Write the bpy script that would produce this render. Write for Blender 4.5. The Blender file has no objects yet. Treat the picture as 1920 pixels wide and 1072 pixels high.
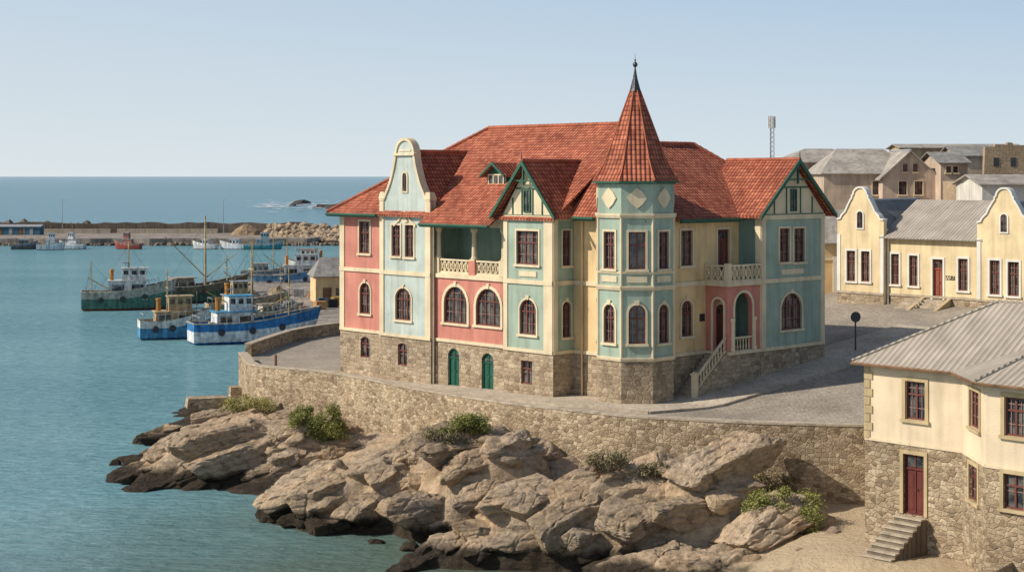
import bpy,math,random,numpy as np,bmesh
from mathutils import Vector,Matrix
from mathutils import noise as mn
random.seed(7)
sc=bpy.context.scene; COL=sc.collection
F0=3000.;CZ=19.
TH=math.radians(43.4); c_,s_=math.cos(TH),math.sin(TH)
TX,TY=7.16,93.
sin,cos,pi=math.sin,math.cos,math.pi
def at(px,py,D): return Vector(((px-960)/F0*D,D,CZ-(py-330)/F0*D))
def atz(px,py,z): return at(px,py,(CZ-z)*F0/(py-330))
def sst(a,b,x):
    t=np.clip((x-a)/(b-a),0,1); return t*t*(3-2*t)
# ---------------- materials
def N(t,typ,ins=None,**k):
    n=t.nodes.new(typ)
    for a,v in k.items(): setattr(n,a,v)
    for a,v in (ins or {}).items(): n.inputs[a].default_value=v
    return n
def mixc(t,f,a,b,bl='MIX'):
    n=N(t,'ShaderNodeMix',data_type='RGBA',blend_type=bl)
    for i,x in ((0,f),(6,a),(7,b)):
        if hasattr(x,'node'): t.links.new(x,n.inputs[i])
        else: n.inputs[i].default_value=x if i==0 else ((*x,1) if len(x)==3 else x)
    return n.outputs[2]
def mth(t,op,a,b=0.,c=None):
    n=N(t,'ShaderNodeMath',operation=op)
    for i,x in enumerate((a,b,c)):
        if x is None: continue
        if hasattr(x,'node'): t.links.new(x,n.inputs[i])
        else: n.inputs[i].default_value=x
    return n.outputs[0]
def ramp(t,f,pts):
    n=N(t,'ShaderNodeValToRGB'); e=n.color_ramp.elements
    while len(e)<len(pts): e.new(.5)
    for i,(p,c) in enumerate(pts):
        e[i].position=p; e[i].color=(c,c,c,1) if not isinstance(c,tuple) else (*c,1)
    t.links.new(f,n.inputs[0]); return n.outputs[0]
def base(name,rough=.85,spec=.3):
    m=bpy.data.materials.new(name); m.use_nodes=True; t=m.node_tree; b=t.nodes['Principled BSDF']
    b.inputs['Roughness'].default_value=rough; b.inputs['Specular IOR Level'].default_value=spec
    tc=N(t,'ShaderNodeTexCoord'); return m,t,b,tc
def noise(t,vec,s,det=5,mp=None,rough=.55):
    if mp:
        q=N(t,'ShaderNodeMapping'); q.inputs['Scale'].default_value=mp; t.links.new(vec,q.inputs[0]); vec=q.outputs[0]
    n=N(t,'ShaderNodeTexNoise',{'Scale':s,'Detail':det,'Roughness':rough}); t.links.new(vec,n.inputs['Vector']); return n.outputs['Fac']
def bump(t,b,h,dist=.02,st=1.):
    n=N(t,'ShaderNodeBump',{'Distance':dist,'Strength':st}); t.links.new(h,n.inputs['Height']); t.links.new(n.outputs[0],b.inputs['Normal'])
def mul(c,k): return tuple(min(1,x*k) for x in c)
def plaster(name,col,var=.18,rough=.88,bd=.015,sc_=.7,spec=.25,metal=0.):
    m,t,b,tc=base(name,rough,spec); o=tc.outputs['Object']; b.inputs['Metallic'].default_value=metal
    f=ramp(t,noise(t,o,sc_,7),[(.32,0.),(.68,1.)])
    c=mixc(t,f,mul(col,1-var),mul(col,1+var*.4))
    st=ramp(t,noise(t,o,1.,6,(2.2,2.2,.22)),[(.25,1-var*1.5),(.55,1.)])
    c=mixc(t,1.,c,st,'MULTIPLY'); t.links.new(c,b.inputs['Base Color'])
    bump(t,b,noise(t,o,14,6),bd); return m
def tiles(name,c1,c2,w=.26,h=.3):
    m,t,b,tc=base(name,.8,.2); uv=tc.outputs['UV']
    sx=N(t,'ShaderNodeSeparateXYZ'); t.links.new(uv,sx.inputs[0]); x=mth(t,'DIVIDE',sx.outputs[0],w); y=mth(t,'DIVIDE',sx.outputs[1],h)
    cb=N(t,'ShaderNodeCombineXYZ'); t.links.new(mth(t,'FLOOR',x),cb.inputs[0]); t.links.new(mth(t,'FLOOR',y),cb.inputs[1])
    wn=N(t,'ShaderNodeTexWhiteNoise',noise_dimensions='2D'); t.links.new(cb.outputs[0],wn.inputs['Vector'])
    c=mixc(t,wn.outputs['Value'],c1,c2)
    big=ramp(t,noise(t,tc.outputs['Object'],.6,8,None,.65),[(.3,.62),(.5,.95),(.7,1.15)]); c=mixc(t,1.,c,big,'MULTIPLY')
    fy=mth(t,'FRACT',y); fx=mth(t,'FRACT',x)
    edge=ramp(t,fy,[(0.,.4),(.14,.55),(.34,1.)]); c=mixc(t,1.,c,edge,'MULTIPLY')  # row-lip shade painted into the tile colour, along with dirt in the gaps
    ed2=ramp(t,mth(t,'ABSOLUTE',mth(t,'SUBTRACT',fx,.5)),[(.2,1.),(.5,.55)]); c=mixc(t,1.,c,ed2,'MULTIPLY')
    t.links.new(c,b.inputs['Base Color'])
    hh=mth(t,'ADD',mth(t,'MULTIPLY',mth(t,'SINE',mth(t,'MULTIPLY',fx,pi)),1.1),mth(t,'SUBTRACT',1.,fy))
    bump(t,b,hh,.06,1.); return m
def corrug(name,c1,c2,p=.28,dk_=.85):
    m,t,b,tc=base(name,.7,.3); sx=N(t,'ShaderNodeSeparateXYZ'); t.links.new(tc.outputs['UV'],sx.inputs[0])
    w=mth(t,'SINE',mth(t,'MULTIPLY',sx.outputs[0],2*pi/p)); f=ramp(t,noise(t,tc.outputs['Object'],.8,8),[(.3,0.),(.7,1.)])
    c=mixc(t,f,c1,c2); dk=ramp(t,w,[(0.,dk_),(.6,1.)]); c=mixc(t,1.,c,dk,'MULTIPLY')
    st=ramp(t,noise(t,tc.outputs['UV'],1.,5,(4,.35,1)),[(.3,.8),(.6,1.)]); c=mixc(t,1.,c,st,'MULTIPLY')
    t.links.new(c,b.inputs['Base Color']); bump(t,b,w,.022); return m
def rubble(name,cols,mort,w=.45,h=.28,mw=.05,rnd=.85,bd=.07,dist=.06,vb=.75):
    m,t,b,tc=base(name,.93,.15); uv=tc.outputs['UV']
    nz=N(t,'ShaderNodeTexNoise',{'Scale':3.,'Detail':5}); t.links.new(uv,nz.inputs['Vector'])
    va=N(t,'ShaderNodeVectorMath',operation='MULTIPLY_ADD'); t.links.new(nz.outputs['Color'],va.inputs[0]); va.inputs[1].default_value=(dist*4,dist*3,0); t.links.new(uv,va.inputs[2])
    mp=N(t,'ShaderNodeMapping'); mp.inputs['Scale'].default_value=(1/w,1/h,1); t.links.new(va.outputs[0],mp.inputs[0])
    v1=N(t,'ShaderNodeTexVoronoi',{'Scale':1.,'Randomness':rnd},voronoi_dimensions='2D'); t.links.new(mp.outputs[0],v1.inputs['Vector'])
    v2=N(t,'ShaderNodeTexVoronoi',{'Scale':1.,'Randomness':rnd},voronoi_dimensions='2D',feature='DISTANCE_TO_EDGE'); t.links.new(mp.outputs[0],v2.inputs['Vector'])
    sp=N(t,'ShaderNodeSeparateColor'); t.links.new(v1.outputs['Color'],sp.inputs[0])
    c=ramp(t,sp.outputs[0],[(i/(len(cols)-1),cc) for i,cc in enumerate(cols)])
    g=ramp(t,noise(t,tc.outputs['Object'],5,8,None,.65),[(.3,.65),(.5,.97),(.7,1.22)]); 
    big=ramp(t,noise(t,tc.outputs['Object'],.3,6),[(.3,vb),(.65,1.1)]); 
    mk=ramp(t,v2.outputs['Distance'],[(mw*.2,.3),(mw*2.,1.)]); c=mixc(t,mk,mort,c); c=mixc(t,1.,c,g,'MULTIPLY'); c=mixc(t,1.,c,big,'MULTIPLY')
    t.links.new(c,b.inputs['Base Color'])
    h_=mth(t,'ADD',mth(t,'MULTIPLY',ramp(t,v2.outputs['Distance'],[(0.,0.),(.14,1.)]),.4),mth(t,'ADD',mth(t,'MULTIPLY',sp.outputs[1],.4),mth(t,'MULTIPLY',noise(t,tc.outputs['Object'],8,9,None,.65),1.1)))
    bump(t,b,h_,bd); return m
def glassm():
    m,t,b,tc=base('window glass',.08,.55); f=ramp(t,noise(t,tc.outputs['Object'],1.5,3),[(.42,0.),(.6,1.)])
    t.links.new(mixc(t,f,(.02,.022,.024),(.12,.115,.10)),b.inputs['Base Color']); return m
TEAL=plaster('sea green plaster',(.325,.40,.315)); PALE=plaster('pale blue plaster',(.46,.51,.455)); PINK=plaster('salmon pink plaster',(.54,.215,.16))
YEL=plaster('ochre yellow plaster',(.70,.495,.255)); CREAM=plaster('cream trim',(.68,.56,.37),.15); SHADET=plaster('deep and shade-dark teal plaster',(.19,.27,.215))  # SHADET: deep teal of the loggia, also painted shade on wing side and porch
GREEN=plaster('dark green paint',(.035,.105,.065),.1,.55); RED=plaster('oxblood window paint',(.15,.05,.038),.1,.5); GDOOR=plaster('bottle green door',(.02,.10,.065),.2,.5)
BARS=plaster('faded oxblood bars',(.33,.2,.165),.1,.6); REDL=plaster('brown red window paint',(.17,.065,.045),.1,.5)
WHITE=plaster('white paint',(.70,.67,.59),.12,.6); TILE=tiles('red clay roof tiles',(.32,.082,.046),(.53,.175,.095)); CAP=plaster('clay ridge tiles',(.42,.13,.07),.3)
METAL=plaster('dark metal',(.06,.06,.065),.1,.4,metal=.6); GREYM=plaster('grey metal',(.3,.31,.32),.15,.5)
STB=rubble('squared base stone',[(.26,.19,.125),(.41,.315,.21),(.33,.25,.165),(.48,.38,.265),(.22,.16,.105)],(.30,.235,.16),.44,.26,.03,.55,.055,.02)
STW=rubble('rubble wall stone',[(.27,.195,.12),(.48,.37,.24),(.37,.275,.175),(.55,.44,.295),(.23,.165,.105),(.43,.32,.2)],(.36,.28,.185),.34,.2,.028,.95,.07,.05,.68)
COB=rubble('cobbles',[(.29,.245,.19),(.37,.315,.25),(.33,.28,.22)],(.22,.185,.145),.26,.18,.05,.8,.03,.03)
PAVE=rubble('paving slabs',[(.44,.37,.28),(.50,.42,.32),(.46,.39,.295)],(.33,.27,.2),.8,.5,.025,.5,.02,.01)
GLASS=glassm(); COPE=plaster('weathered coping',(.46,.38,.28),.25,.95,.04,2.)
YH=plaster('buttery yellow plaster',(.72,.575,.34)); CRM=plaster('warm cream plaster',(.66,.53,.36),.14); OCH=plaster('ochre surround',(.47,.36,.2),.2)
TIN=corrug('corrugated grey roof',(.33,.28,.23),(.46,.40,.33)); TIN2=corrug('darker grey roof',(.2,.19,.175),(.31,.29,.26)); BEI=plaster('sandy render',(.48,.37,.27),.25)
FLAT=plaster('weathered grey roof sheets',(.37,.33,.28),.3,.9,.03,.6); FLAT2=plaster('dull slate roof sheets',(.27,.255,.23),.3,.9,.03,.6)
BROWN=plaster('brown timber',(.2,.11,.06),.3); CONC=plaster('harbour concrete',(.31,.265,.22),.4,.95,.05,.3)
# ---------------- mesh builder
ZB={}
class MB:
    def __init__(s): s.v=[];s.f=[]
    def add(s,vs,fs):
        n=len(s.v); s.v+=[tuple(v) for v in vs]; s.f+=[tuple(i+n for i in f) for f in fs]; return s
    def prism(s,A,B):
        n=len(A); return s.add(list(A)+list(B),[tuple(range(n)),tuple(range(2*n-1,n-1,-1))]+[(i,(i+1)%n,n+(i+1)%n,n+i) for i in range(n)])
    def box(s,x0,x1,y0,y1,z0,z1):
        return s.prism([(x0,y0,z0),(x1,y0,z0),(x1,y1,z0),(x0,y1,z0)],[(x0,y0,z1),(x1,y0,z1),(x1,y1,z1),(x0,y1,z1)])
    def slab(s,P,th): return s.prism([(p[0],p[1],p[2]) for p in P],[(p[0],p[1],p[2]-th) for p in P])
    def fbox(s,F,q0,q1,d0,d1,z0,z1): return s.fpoly(F,[(q0,z0),(q1,z0),(q1,z1),(q0,z1)],d0,d1)
    def fpoly(s,F,P,d0,d1): return s.prism([F.p(q,d0,z) for q,z in P],[F.p(q,d1,z) for q,z in P])
    def fring(s,F,O,I,d0,d1,closed=True):
        n=len(O); k=n if closed else n-1
        for i in range(k):
            j=(i+1)%n; P=[O[i],O[j],I[j],I[i]]; s.prism([F.p(q,d0,z) for q,z in P],[F.p(q,d1,z) for q,z in P])
        return s
    def tube(s,p,q,r,r2=None,n=6):
        p,q=Vector(p),Vector(q); r2=r if r2 is None else r2; d=(q-p).normalized(); a=d.orthogonal().normalized(); b=d.cross(a)
        A=[p+(a*cos(2*pi*i/n)+b*sin(2*pi*i/n))*r for i in range(n)]; B=[q+(a*cos(2*pi*i/n)+b*sin(2*pi*i/n))*r2 for i in range(n)]
        return s.prism(A,B)
    def lathe(s,c,prof,n=12,rot=0.):
        V=[];k=len(prof)
        for r,z in prof: V+=[(c[0]+r*cos(rot+2*pi*i/n),c[1]+r*sin(rot+2*pi*i/n),c[2]+z) for i in range(n)]
        return s.add(V,[(j*n+i,j*n+(i+1)%n,(j+1)*n+(i+1)%n,(j+1)*n+i) for j in range(k-1) for i in range(n)]+[tuple(range(n))[::-1],tuple((k-1)*n+i for i in range(n))])
    def build(s,name,m,par=None,smooth=False,uv=True,tag=None):
        me=bpy.data.meshes.new(name); zo=0
        if par:
            r=par
            while r.parent: r=r.parent
            zo=ZB.get(r.name,0)
        me.from_pydata([(x,y,z-zo) for x,y,z in s.v],[],s.f); me.materials.append(m)
        if uv:
            L=me.uv_layers.new(name='UVMap').data
            for p in me.polygons:
                n=p.normal
                if abs(n.z)>.985: t=Vector((1,0,0)); b=Vector((0,1,0))
                else:
                    if n.z<-.001 : n=-n
                    t=Vector((-n.y,n.x,0)).normalized(); b=n.cross(t)
                    if b.z<0: b=-b
                for li in p.loop_indices:
                    co=me.vertices[me.loops[li].vertex_index].co; L[li].uv=(co.dot(t),co.dot(b))
        if smooth: me.polygons.foreach_set('use_smooth',[True]*len(me.polygons))
        o=bpy.data.objects.new(name,me); COL.objects.link(o)
        if par: o.parent=par
        if tag: settag(o,*tag)
        return o
def settag(o,label,cat,group=None,kind=None):
    if label: o['label']=label
    if cat: o['category']=cat
    if group: o['group']=group
    if kind: o['kind']=kind
def thing(name,label,cat,loc,rz=0.,group=None,zb=False):
    o=bpy.data.objects.new(name,None); COL.objects.link(o); o.location=loc; o.rotation_euler=(0,0,rz); settag(o,label,cat,group)
    if zb: ZB[o.name]=loc[2]
    return o
def struct(o): o['kind']='structure'; return o
class Fr:
    def __init__(s,root,o,n):
        s.o,s.n,s.a=o,n,(-n[1],n[0]); r=root.rotation_euler.z; c,d=cos(r),sin(r)
        W=lambda p:(c*p[0]-d*p[1],d*p[0]+c*p[1]); w=W(o); s.O=(w[0]+root.location.x,w[1]+root.location.y); s.A=W(s.a)
    def p(s,q,d,z): return (s.o[0]+q*s.a[0]+d*s.n[0],s.o[1]+q*s.a[1]+d*s.n[1],z)
    def S(s,px): k=(px-960)/F0; return (k*s.O[1]-s.O[0])/(s.A[0]-k*s.A[1])
    def Z(s,px,py): return CZ-(py-330)/F0*(s.O[1]+s.S(px)*s.A[1])
def P(F,a,b,t,bt,rise=0,kind='w'):
    m=(a+b)/2; return (F.S(a),F.S(b),F.Z(m,bt),F.Z(m,t),rise,kind)
def outl(qa,qb,za,zb,rise,g=0.,gb=None):
    gb=g if gb is None else gb; w=qb-qa; m=(qa+qb)/2
    if rise<=0: return [(qa-g,za-gb),(qa-g,zb+g),(qb+g,zb+g),(qb+g,za-gb)]
    r=rise*w; R=(w*w/4+r*r)/(2*r); cz=zb-R; Rg=R+g; ph=math.asin(min(1,(w/2+g)/Rg))
    return [(qa-g,za-gb)]+[(m+Rg*sin(ph*(i/5-1)),cz+Rg*cos(ph*(i/5-1))) for i in range(11)]+[(qb+g,za-gb)]
def wall(mb,F,q0,q1,z0,z1,holes,dep=.3):
    qs=sorted({q0,q1,*[h[0] for h in holes],*[h[1] for h in holes]}); zs=sorted({z0,z1,*[h[2] for h in holes],*[h[3] for h in holes]})
    for a,b in zip(qs,qs[1:]):
        for c,d in zip(zs,zs[1:]):
            if c<z0-1e-6 or d>z1+1e-6: continue
            m,k=(a+b)/2,(c+d)/2
            if any(h[0]<m<h[1] and h[2]<k<h[3] for h in holes): continue
            mb.add([F.p(a,0,c),F.p(b,0,c),F.p(b,0,d),F.p(a,0,d)],[(0,1,2,3)])
    for h in holes:
        O=outl(*h[:5]); n=len(O)
        for i in range(n):
            j=(i+1)%n; mb.add([F.p(O[i][0],0,O[i][1]),F.p(O[j][0],0,O[j][1]),F.p(O[j][0],-dep,O[j][1]),F.p(O[i][0],-dep,O[i][1])],[(0,1,2,3)])
        if h[4]>0:
            arc=O[1:-1]; k=len(arc)//2
            L=arc[:k+1]+[(h[0],h[3])]; R=arc[k:]+[(h[1],h[3])]
            for Q in (L,R): mb.add([F.p(q,0,z) for q,z in Q],[tuple(range(len(Q)))])
def opening(F,par,s,fm=None,tr=None,dep=.2,sur=.12,sill=True,door=None,bars=None):
    qa,qb,za,zb,rise,kind=s; fm=fm or RED; w,h=qb-qa,zb-za; m=(qa+qb)/2
    if kind=='o':
        if tr: MB().fring(F,outl(qa,qb,za,zb,rise,sur,0),outl(qa,qb,za,zb,rise,0,0),-.02,.06,False).build('arch_surround',tr,par)
        return
    mb=MB(); mb.fring(F,outl(qa,qb,za,zb,rise,0),outl(qa,qb,za,zb,rise,-.08),-dep,-dep+.11)
    if kind=='d':
        mb.fpoly(F,outl(qa+.05,qb-.05,za+.03,zb-.05,rise),-dep-.04,-dep+.03); mb.fbox(F,m-.03,m+.03,-dep,-dep+.07,za,zb-.06)
        for a,b in ((qa+.16,m-.1),(m+.1,qb-.16)):
            for c,d in ((.08,.38),(.44,.68)): 
                if b>a: mb.fbox(F,a,b,-dep,-dep+.05,za+c*h,za+d*h)
        mb.fbox(F,qa,qb,-dep,-dep+.09,za+.74*h,za+.77*h)
        o=mb.build('door',door or fm,par)
        MB().fbox(F,qa+.12,qb-.12,-dep,-dep+.045,za+.79*h,zb-.12-rise*w*.6).build('pane',GLASS,o)
        MB().tube(F.p(m+.1,-dep+.05,za+.42*h),F.p(m+.1,-dep+.12,za+.42*h),.03).build('handle',METAL,o)
    else:
        nm=1 if w<1.35 else 2
        for i in range(nm):
            x=qa+w*(i+1)/(nm+1); mb.fbox(F,x-.045,x+.045,-dep,-dep+.095,za+.04,zb-.04)
        if h>1.: mb.fbox(F,qa+.02,qb-.02,-dep,-dep+.105,za+.63*h,za+.63*h+.08)
        o=mb.build('window',fm,par)
        k=MB(); cw=w/(nm+1)
        for zz in (.3,.82) if h>1.5 else (.5,): k.fbox(F,qa+.05,qb-.05,-dep+.02,-dep+.065,za+zz*h-.014,za+zz*h+.014)
        if h>1.5:
            for i in range(nm+1):
                x=qa+cw*(i+.5); k.fbox(F,x-.012,x+.012,-dep+.02,-dep+.07,za+.06,zb-.06-rise*w*.45)
        k.build('glazing_bars',bars or BARS,o)
        O=outl(qa+.03,qb-.03,za+.03,zb-.03,rise); mb=MB(); mb.add([F.p(q,-dep+.03,z) for q,z in O],[tuple(range(len(O)))]); mb.build('pane',GLASS,o)
    if tr:
        MB().fring(F,outl(qa,qb,za,zb,rise,sur,0),outl(qa,qb,za,zb,rise,0,0),-.02,.055,False).build('surround',tr,o)
        if rise>=.3: MB().fpoly(F,[(m-.09,zb-.02),(m+.09,zb-.02),(m+.14,zb+sur+.12),(m-.14,zb+sur+.12)],-.02,.1).build('keystone',tr,o)
        if sill and kind!='d': MB().fbox(F,qa-sur-.06,qb+sur+.06,-.02,.13,za-.14,za-.001).build('sill',tr,o)
def facade(F,par,q0,q1,bands,specs,**kw):
    for z0,z1,m,nm in bands:
        hs=[s for s in specs if z0<(s[2]+s[3])/2<z1]; mb=MB(); wall(mb,F,q0,q1,z0,z1,hs); mb.build(nm,m,par)
        for s in hs:
            k=dict(kw)
            if nm=='stone_base': k.update(tr=None)
            opening(F,par,s,**k)
def strip(F,par,q0,q1,z0,z1,d=.08,m=None,nm='cornice_band'): return MB().fbox(F,q0,q1,-.02,d,z0,z1).build(nm,m or CREAM,par)
def gabroof(F,par,qc,hw,ze,za,d0,d1,m=None,name='gable_roof',th=.14,cap=.12):
    mb=MB()
    for sg in (-1,1): mb.slab([F.p(qc+sg*hw,d0,ze),F.p(qc,d0,za),F.p(qc,d1,za),F.p(qc+sg*hw,d1,ze)],th)
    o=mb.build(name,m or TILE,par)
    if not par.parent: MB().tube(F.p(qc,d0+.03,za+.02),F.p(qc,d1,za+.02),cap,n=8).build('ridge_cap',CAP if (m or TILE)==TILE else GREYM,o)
    return o
def tgable(F,par,qc,hw,ze,za,dback,over=.55):
    zi=za-.2; ho=hw
    g=MB().fpoly(F,[(qc-ho,ze),(qc-ho,ze+.12),(qc,zi),(qc+ho,ze+.12),(qc+ho,ze)],-.25,.0).build('timbered_gable',CREAM,par)
    t=MB(); h=zi-ze
    for x in (-.6,-.22,.22,.6):
        top=ze+h*(1-abs(x))-.15; t.fbox(F,qc+x*ho-.04,qc+x*ho+.04,-.02,.05,ze+.1,min(top,ze+h*.52))
    t.fbox(F,qc-ho*.98,qc+ho*.98,-.02,.09,ze-.06,ze+.08); t.fbox(F,qc-ho*.46,qc+ho*.46,-.02,.07,ze+h*.52,ze+h*.52+.09)
    t.fbox(F,qc-.045,qc+.045,.3,.42,ze+h*.6,zi+.15); t.fbox(F,qc-ho*.34,qc+ho*.34,.3,.4,ze+h*.67,ze+h*.67+.09)
    t.build('timber_frame',GREEN,g)
    b=MB()
    for sg in (-1,1): b.fpoly(F,[(qc,za+.06),(qc+sg*(hw+over+.05),ze+.02),(qc+sg*(hw+over+.05),ze-.24),(qc,za-.26)],.46,.56)
    b.build('barge_board',GREEN,g)
    MB().tube(F.p(qc,.5,za),F.p(qc,.5,za+.55),.05,.015).build('finial',METAL,g)
    gabroof(F,par,qc,hw+over,ze,za,.5,dback)
    wq=.3; s=(qc-wq,qc+wq,ze+.22,ze+h*.5,0,'w'); o=MB().fring(F,outl(*s[:5]),outl(*s[:5],-.06),0,.08).build('window',GREEN,par)
    MB().fbox(F,qc-wq,qc+wq,-.02,.03,s[2],s[3]).build('pane',GLASS,o); MB().fbox(F,qc-.025,qc+.025,.02,.07,s[2],s[3]).build('glazing_bars',GREEN,o)
def bgable(F,par,qc,prof,m,tr,th=.4,win=None,cw=.16,og=.1):
    P_=[(qc-a,z) for a,z in prof]+[(qc+a,z) for a,z in reversed(prof) if a>.001]
    g=MB().fpoly(F,P_,-th,0).build('curved_gable',m,par)
    def off(pr,k):
        R=[]
        for i,(a,z) in enumerate(pr):
            a0,z0=pr[max(0,i-1)];a1,z1=pr[min(len(pr)-1,i+1)]; dx,dz=a1-a0,z1-z0; l=math.hypot(dx,dz) or 1
            R.append((max(0,a+k*dz/l),z-k*dx/l))
        return R
    pr=prof[1:]; A=off(pr,og); B=off(pr,-cw); A[-1]=(0,pr[-1][1]+og); B[-1]=(0,pr[-1][1]-cw)
    c=MB()
    for sg in (-1,1): c.fring(F,[(qc+sg*a,z) for a,z in A],[(qc+sg*a,z) for a,z in B],-th-.06,.1,False)
    c.build('coping',tr,g)
    if win:
        w,za,zb=win; s=(qc-w/2,qc+w/2,za,zb,.5,'w'); o=MB().fring(F,outl(*s[:5],.1,.1),outl(*s[:5]),-.02,.07).build('window',tr,par)
        O=outl(*s[:5],.02); mb=MB(); mb.fpoly(F,O,-.05,.02); mb.build('pane',GLASS,o); MB().fbox(F,qc-.03,qc+.03,0,.05,za,zb-.02).build('glazing_bars',RED,o)
    return g
def lattice(F,par,q0,q1,z0,z1,d,m,name='balustrade'):
    mb=MB(); mb.fbox(F,q0,q1,d-.09,d+.09,z1-.1,z1); mb.fbox(F,q0,q1,d-.07,d+.07,z0,z0+.1)
    n=max(2,round((q1-q0)/.42)); w=(q1-q0)/n; a,b=z0+.09,z1-.09; h=b-a
    for i in range(n):
        x=q0+i*w; mb.fbox(F,x-.025,x+.025,d-.045,d+.045,a,b)
        mb.fpoly(F,[(x,a),(x+.06,a),(x+w,b),(x+w-.06,b)],d-.035,d+.03); mb.fpoly(F,[(x,b),(x+.06,b),(x+w,a),(x+w-.06,a)],d-.03,d+.037)
        mb.lathe(F.p(x+w/2,d,a+h/2-.09),[(.02,0),(.09,.05),(.09,.13),(.02,.18)],6)
    mb.fbox(F,q1-.025,q1+.025,d-.046,d+.046,a,b); return mb.build(name,m,par)
# ---------------- ground height
def G(x,y):
    x=np.asarray(x,float);y=np.asarray(y,float); u=(x-TX)*c_+(y-TY)*s_; v=-(x-TX)*s_+(y-TY)*c_
    g=5.95+.115*np.clip(u-.5,0,38)*sst(-8,6,x)-.026*np.clip(v,0,40); return g+np.clip(.2*(u-42),0,5.6)*sst(5,25,x)
WP=[(-20.6,125),(-19.6,117),(-18.3,112),(-11.4,106.5),(-5.2,98),(1.2,89.6),(6.5,85.5),(12.2,83.5),(18.1,82.4),(40,80),(140,75)]
wx=np.array([p[0] for p in WP]);wy=np.array([p[1] for p in WP])
def yw(x): return sum(np.interp(x+o,wx,wy) for o in (-1.2,-.6,0,.6,1.2))/5
# ================= MAIN HOUSE
root=thing('town_house','large pastel town house with red tiled roofs and pointed corner tower above the sea wall','house',(TX,TY,5.9),TH,zb=True)
ZS,ZM,ZE=8.55,12.64,16.65
def bands(lo,up,top=ZE): return [(4.2,ZS,STB,'stone_base'),(ZS,ZM,lo,'wall'),(ZM,top,up,'wall')]
def trims(F,q0,q1,par=root,top=ZE):
    strip(F,par,q0,q1,ZM-.12,ZM+.14,.1); strip(F,par,q0,q1,ZS-.1,ZS+.1,.09,nm='plinth_course'); strip(F,par,q0,q1,top-.3,top-.02,.1,nm='frieze')
LF=lambda u:Fr(root,(u,0),(-1,0)); RF=lambda v:Fr(root,(0,v),(0,-1))
A=LF(-2.); a0,a1=A.S(638),A.S(716)
facade(A,root,a0,a1,bands(PINK,PINK),[P(A,676,693,631,670,.2),P(A,675,695,530,588,.5),P(A,674,694,415,475)],tr=CREAM)
trims(A,a0,a1); strip(A,root,a0,a0+.5,ZS,ZE,.06,nm='pilaster')
W=LF(-2.4); w0,w1=W.S(713),W.S(808)
facade(W,root,w0,w1,bands(PALE,PALE),[P(W,746,763,643,685,.15),P(W,742,771,540,600,.35),P(W,735,751,422,480),P(W,760,776,422,482)],tr=CREAM)
trims(W,w0,w1)
for a,b in ((w0,w0+.42),(w1-.5,w1)): strip(W,root,a,b,ZS,17.5,.07,nm='pilaster')
wc=(w0+w1)/2; hw=(w1-w0)/2
pr=[(hw,ZE),(hw,17.45),(2.12,17.5),(1.98,17.8),(1.75,18.15),(1.5,18.6),(1.3,19.1),(1.12,19.6),(1.,20.1),(.95,20.35),(1.02,20.45)]+[(.9*cos(a*pi/16),20.52+.88*sin(a*pi/16)) for a in range(9)]
bgable(W,root,wc,pr,PALE,CREAM,win=(.42,18.0,19.2),cw=.1,og=.08)
strip(W,root,wc-1.06,wc+1.06,20.33,20.5,.16,nm='gable_cornice'); strip(W,root,wc-.6,wc+.6,20.62,20.72,.05,nm='gable_panel')
o=MB(); o.fring(W,[(wc-1.15,15.85),(wc-.6,16.15),(wc-.3,16.55),(wc,16.72),(wc+.3,16.55),(wc+.6,16.15),(wc+1.15,15.85)],[(wc-1.1,15.68),(wc-.6,16.),(wc-.25,16.38),(wc,16.52),(wc+.25,16.38),(wc+.6,16.),(wc+1.1,15.68)],-.02,.1,False)
o.fpoly(W,[(wc-.35,16.05),(wc,16.4),(wc+.35,16.05),(wc,15.9)],-.02,.08); o.build('window_pediment',CREAM,root)
for q in (w0+.25,w1-.25): MB().prism([W.p(q-.3,.12,17.5),W.p(q+.3,.12,17.5),W.p(q+.3,-.48,17.5),W.p(q-.3,-.48,17.5)],[W.p(q-.2,.05,17.95),W.p(q+.2,.05,17.95),W.p(q+.2,-.35,17.95),W.p(q-.2,-.35,17.95)]).build('gable_pier',CREAM,root)
SW=Fr(root,(0,-w1),(0,-1)); facade(SW,root,-2.4,-2.1,[(4.2,ZS,STB,'stone_base'),(ZS,17.5,CREAM,'wall')],[])
gabroof(W,root,wc,hw+.1,17.,20.6,-.41,-6.2)
L=LF(-2.1); l0,l1=w1,L.S(945); zr0,zr1,zt=12.78,13.72,15.8
facade(L,root,l0,l1,[(4.2,ZS,STB,'stone_base')],[P(L,840,861,653,726,.35,'d'),P(L,903,925,662,737,.35,'d')],fm=GDOOR)
facade(L,root,l0,l1,[(ZS,ZM,PINK,'wall')],[P(L,833,876,537,606,.48),P(L,893,939,541,611,.48)],tr=CREAM,sur=.2)
strip(L,root,l0,l1,ZM-.12,ZM+.14,.12); strip(L,root,l0,l1,ZS-.1,ZS+.1,.09,nm='plinth_course')
mb=MB(); mb.fbox(L,l0,l1,-.45,0,zt,16.6); mb.build('loggia_beam',CREAM,root)
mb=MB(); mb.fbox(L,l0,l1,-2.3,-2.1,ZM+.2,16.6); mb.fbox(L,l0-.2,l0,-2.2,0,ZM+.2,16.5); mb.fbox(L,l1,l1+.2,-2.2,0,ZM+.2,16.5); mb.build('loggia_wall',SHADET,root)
MB().fbox(L,l0,l1,-2.2,-.0,ZM-.1,ZM+.2).build('loggia_floor',CREAM,root); MB().fbox(L,l0,l1,-2.2,-.3,16.2,16.3).build('loggia_ceiling',GREEN,root)
dr=L.S(905); opening(Fr(root,(0.,0),(-1,0)),root,(dr+.3,dr+1.2,ZM+.22,15.3,0,'d'),fm=RED,dep=-.06)
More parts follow.
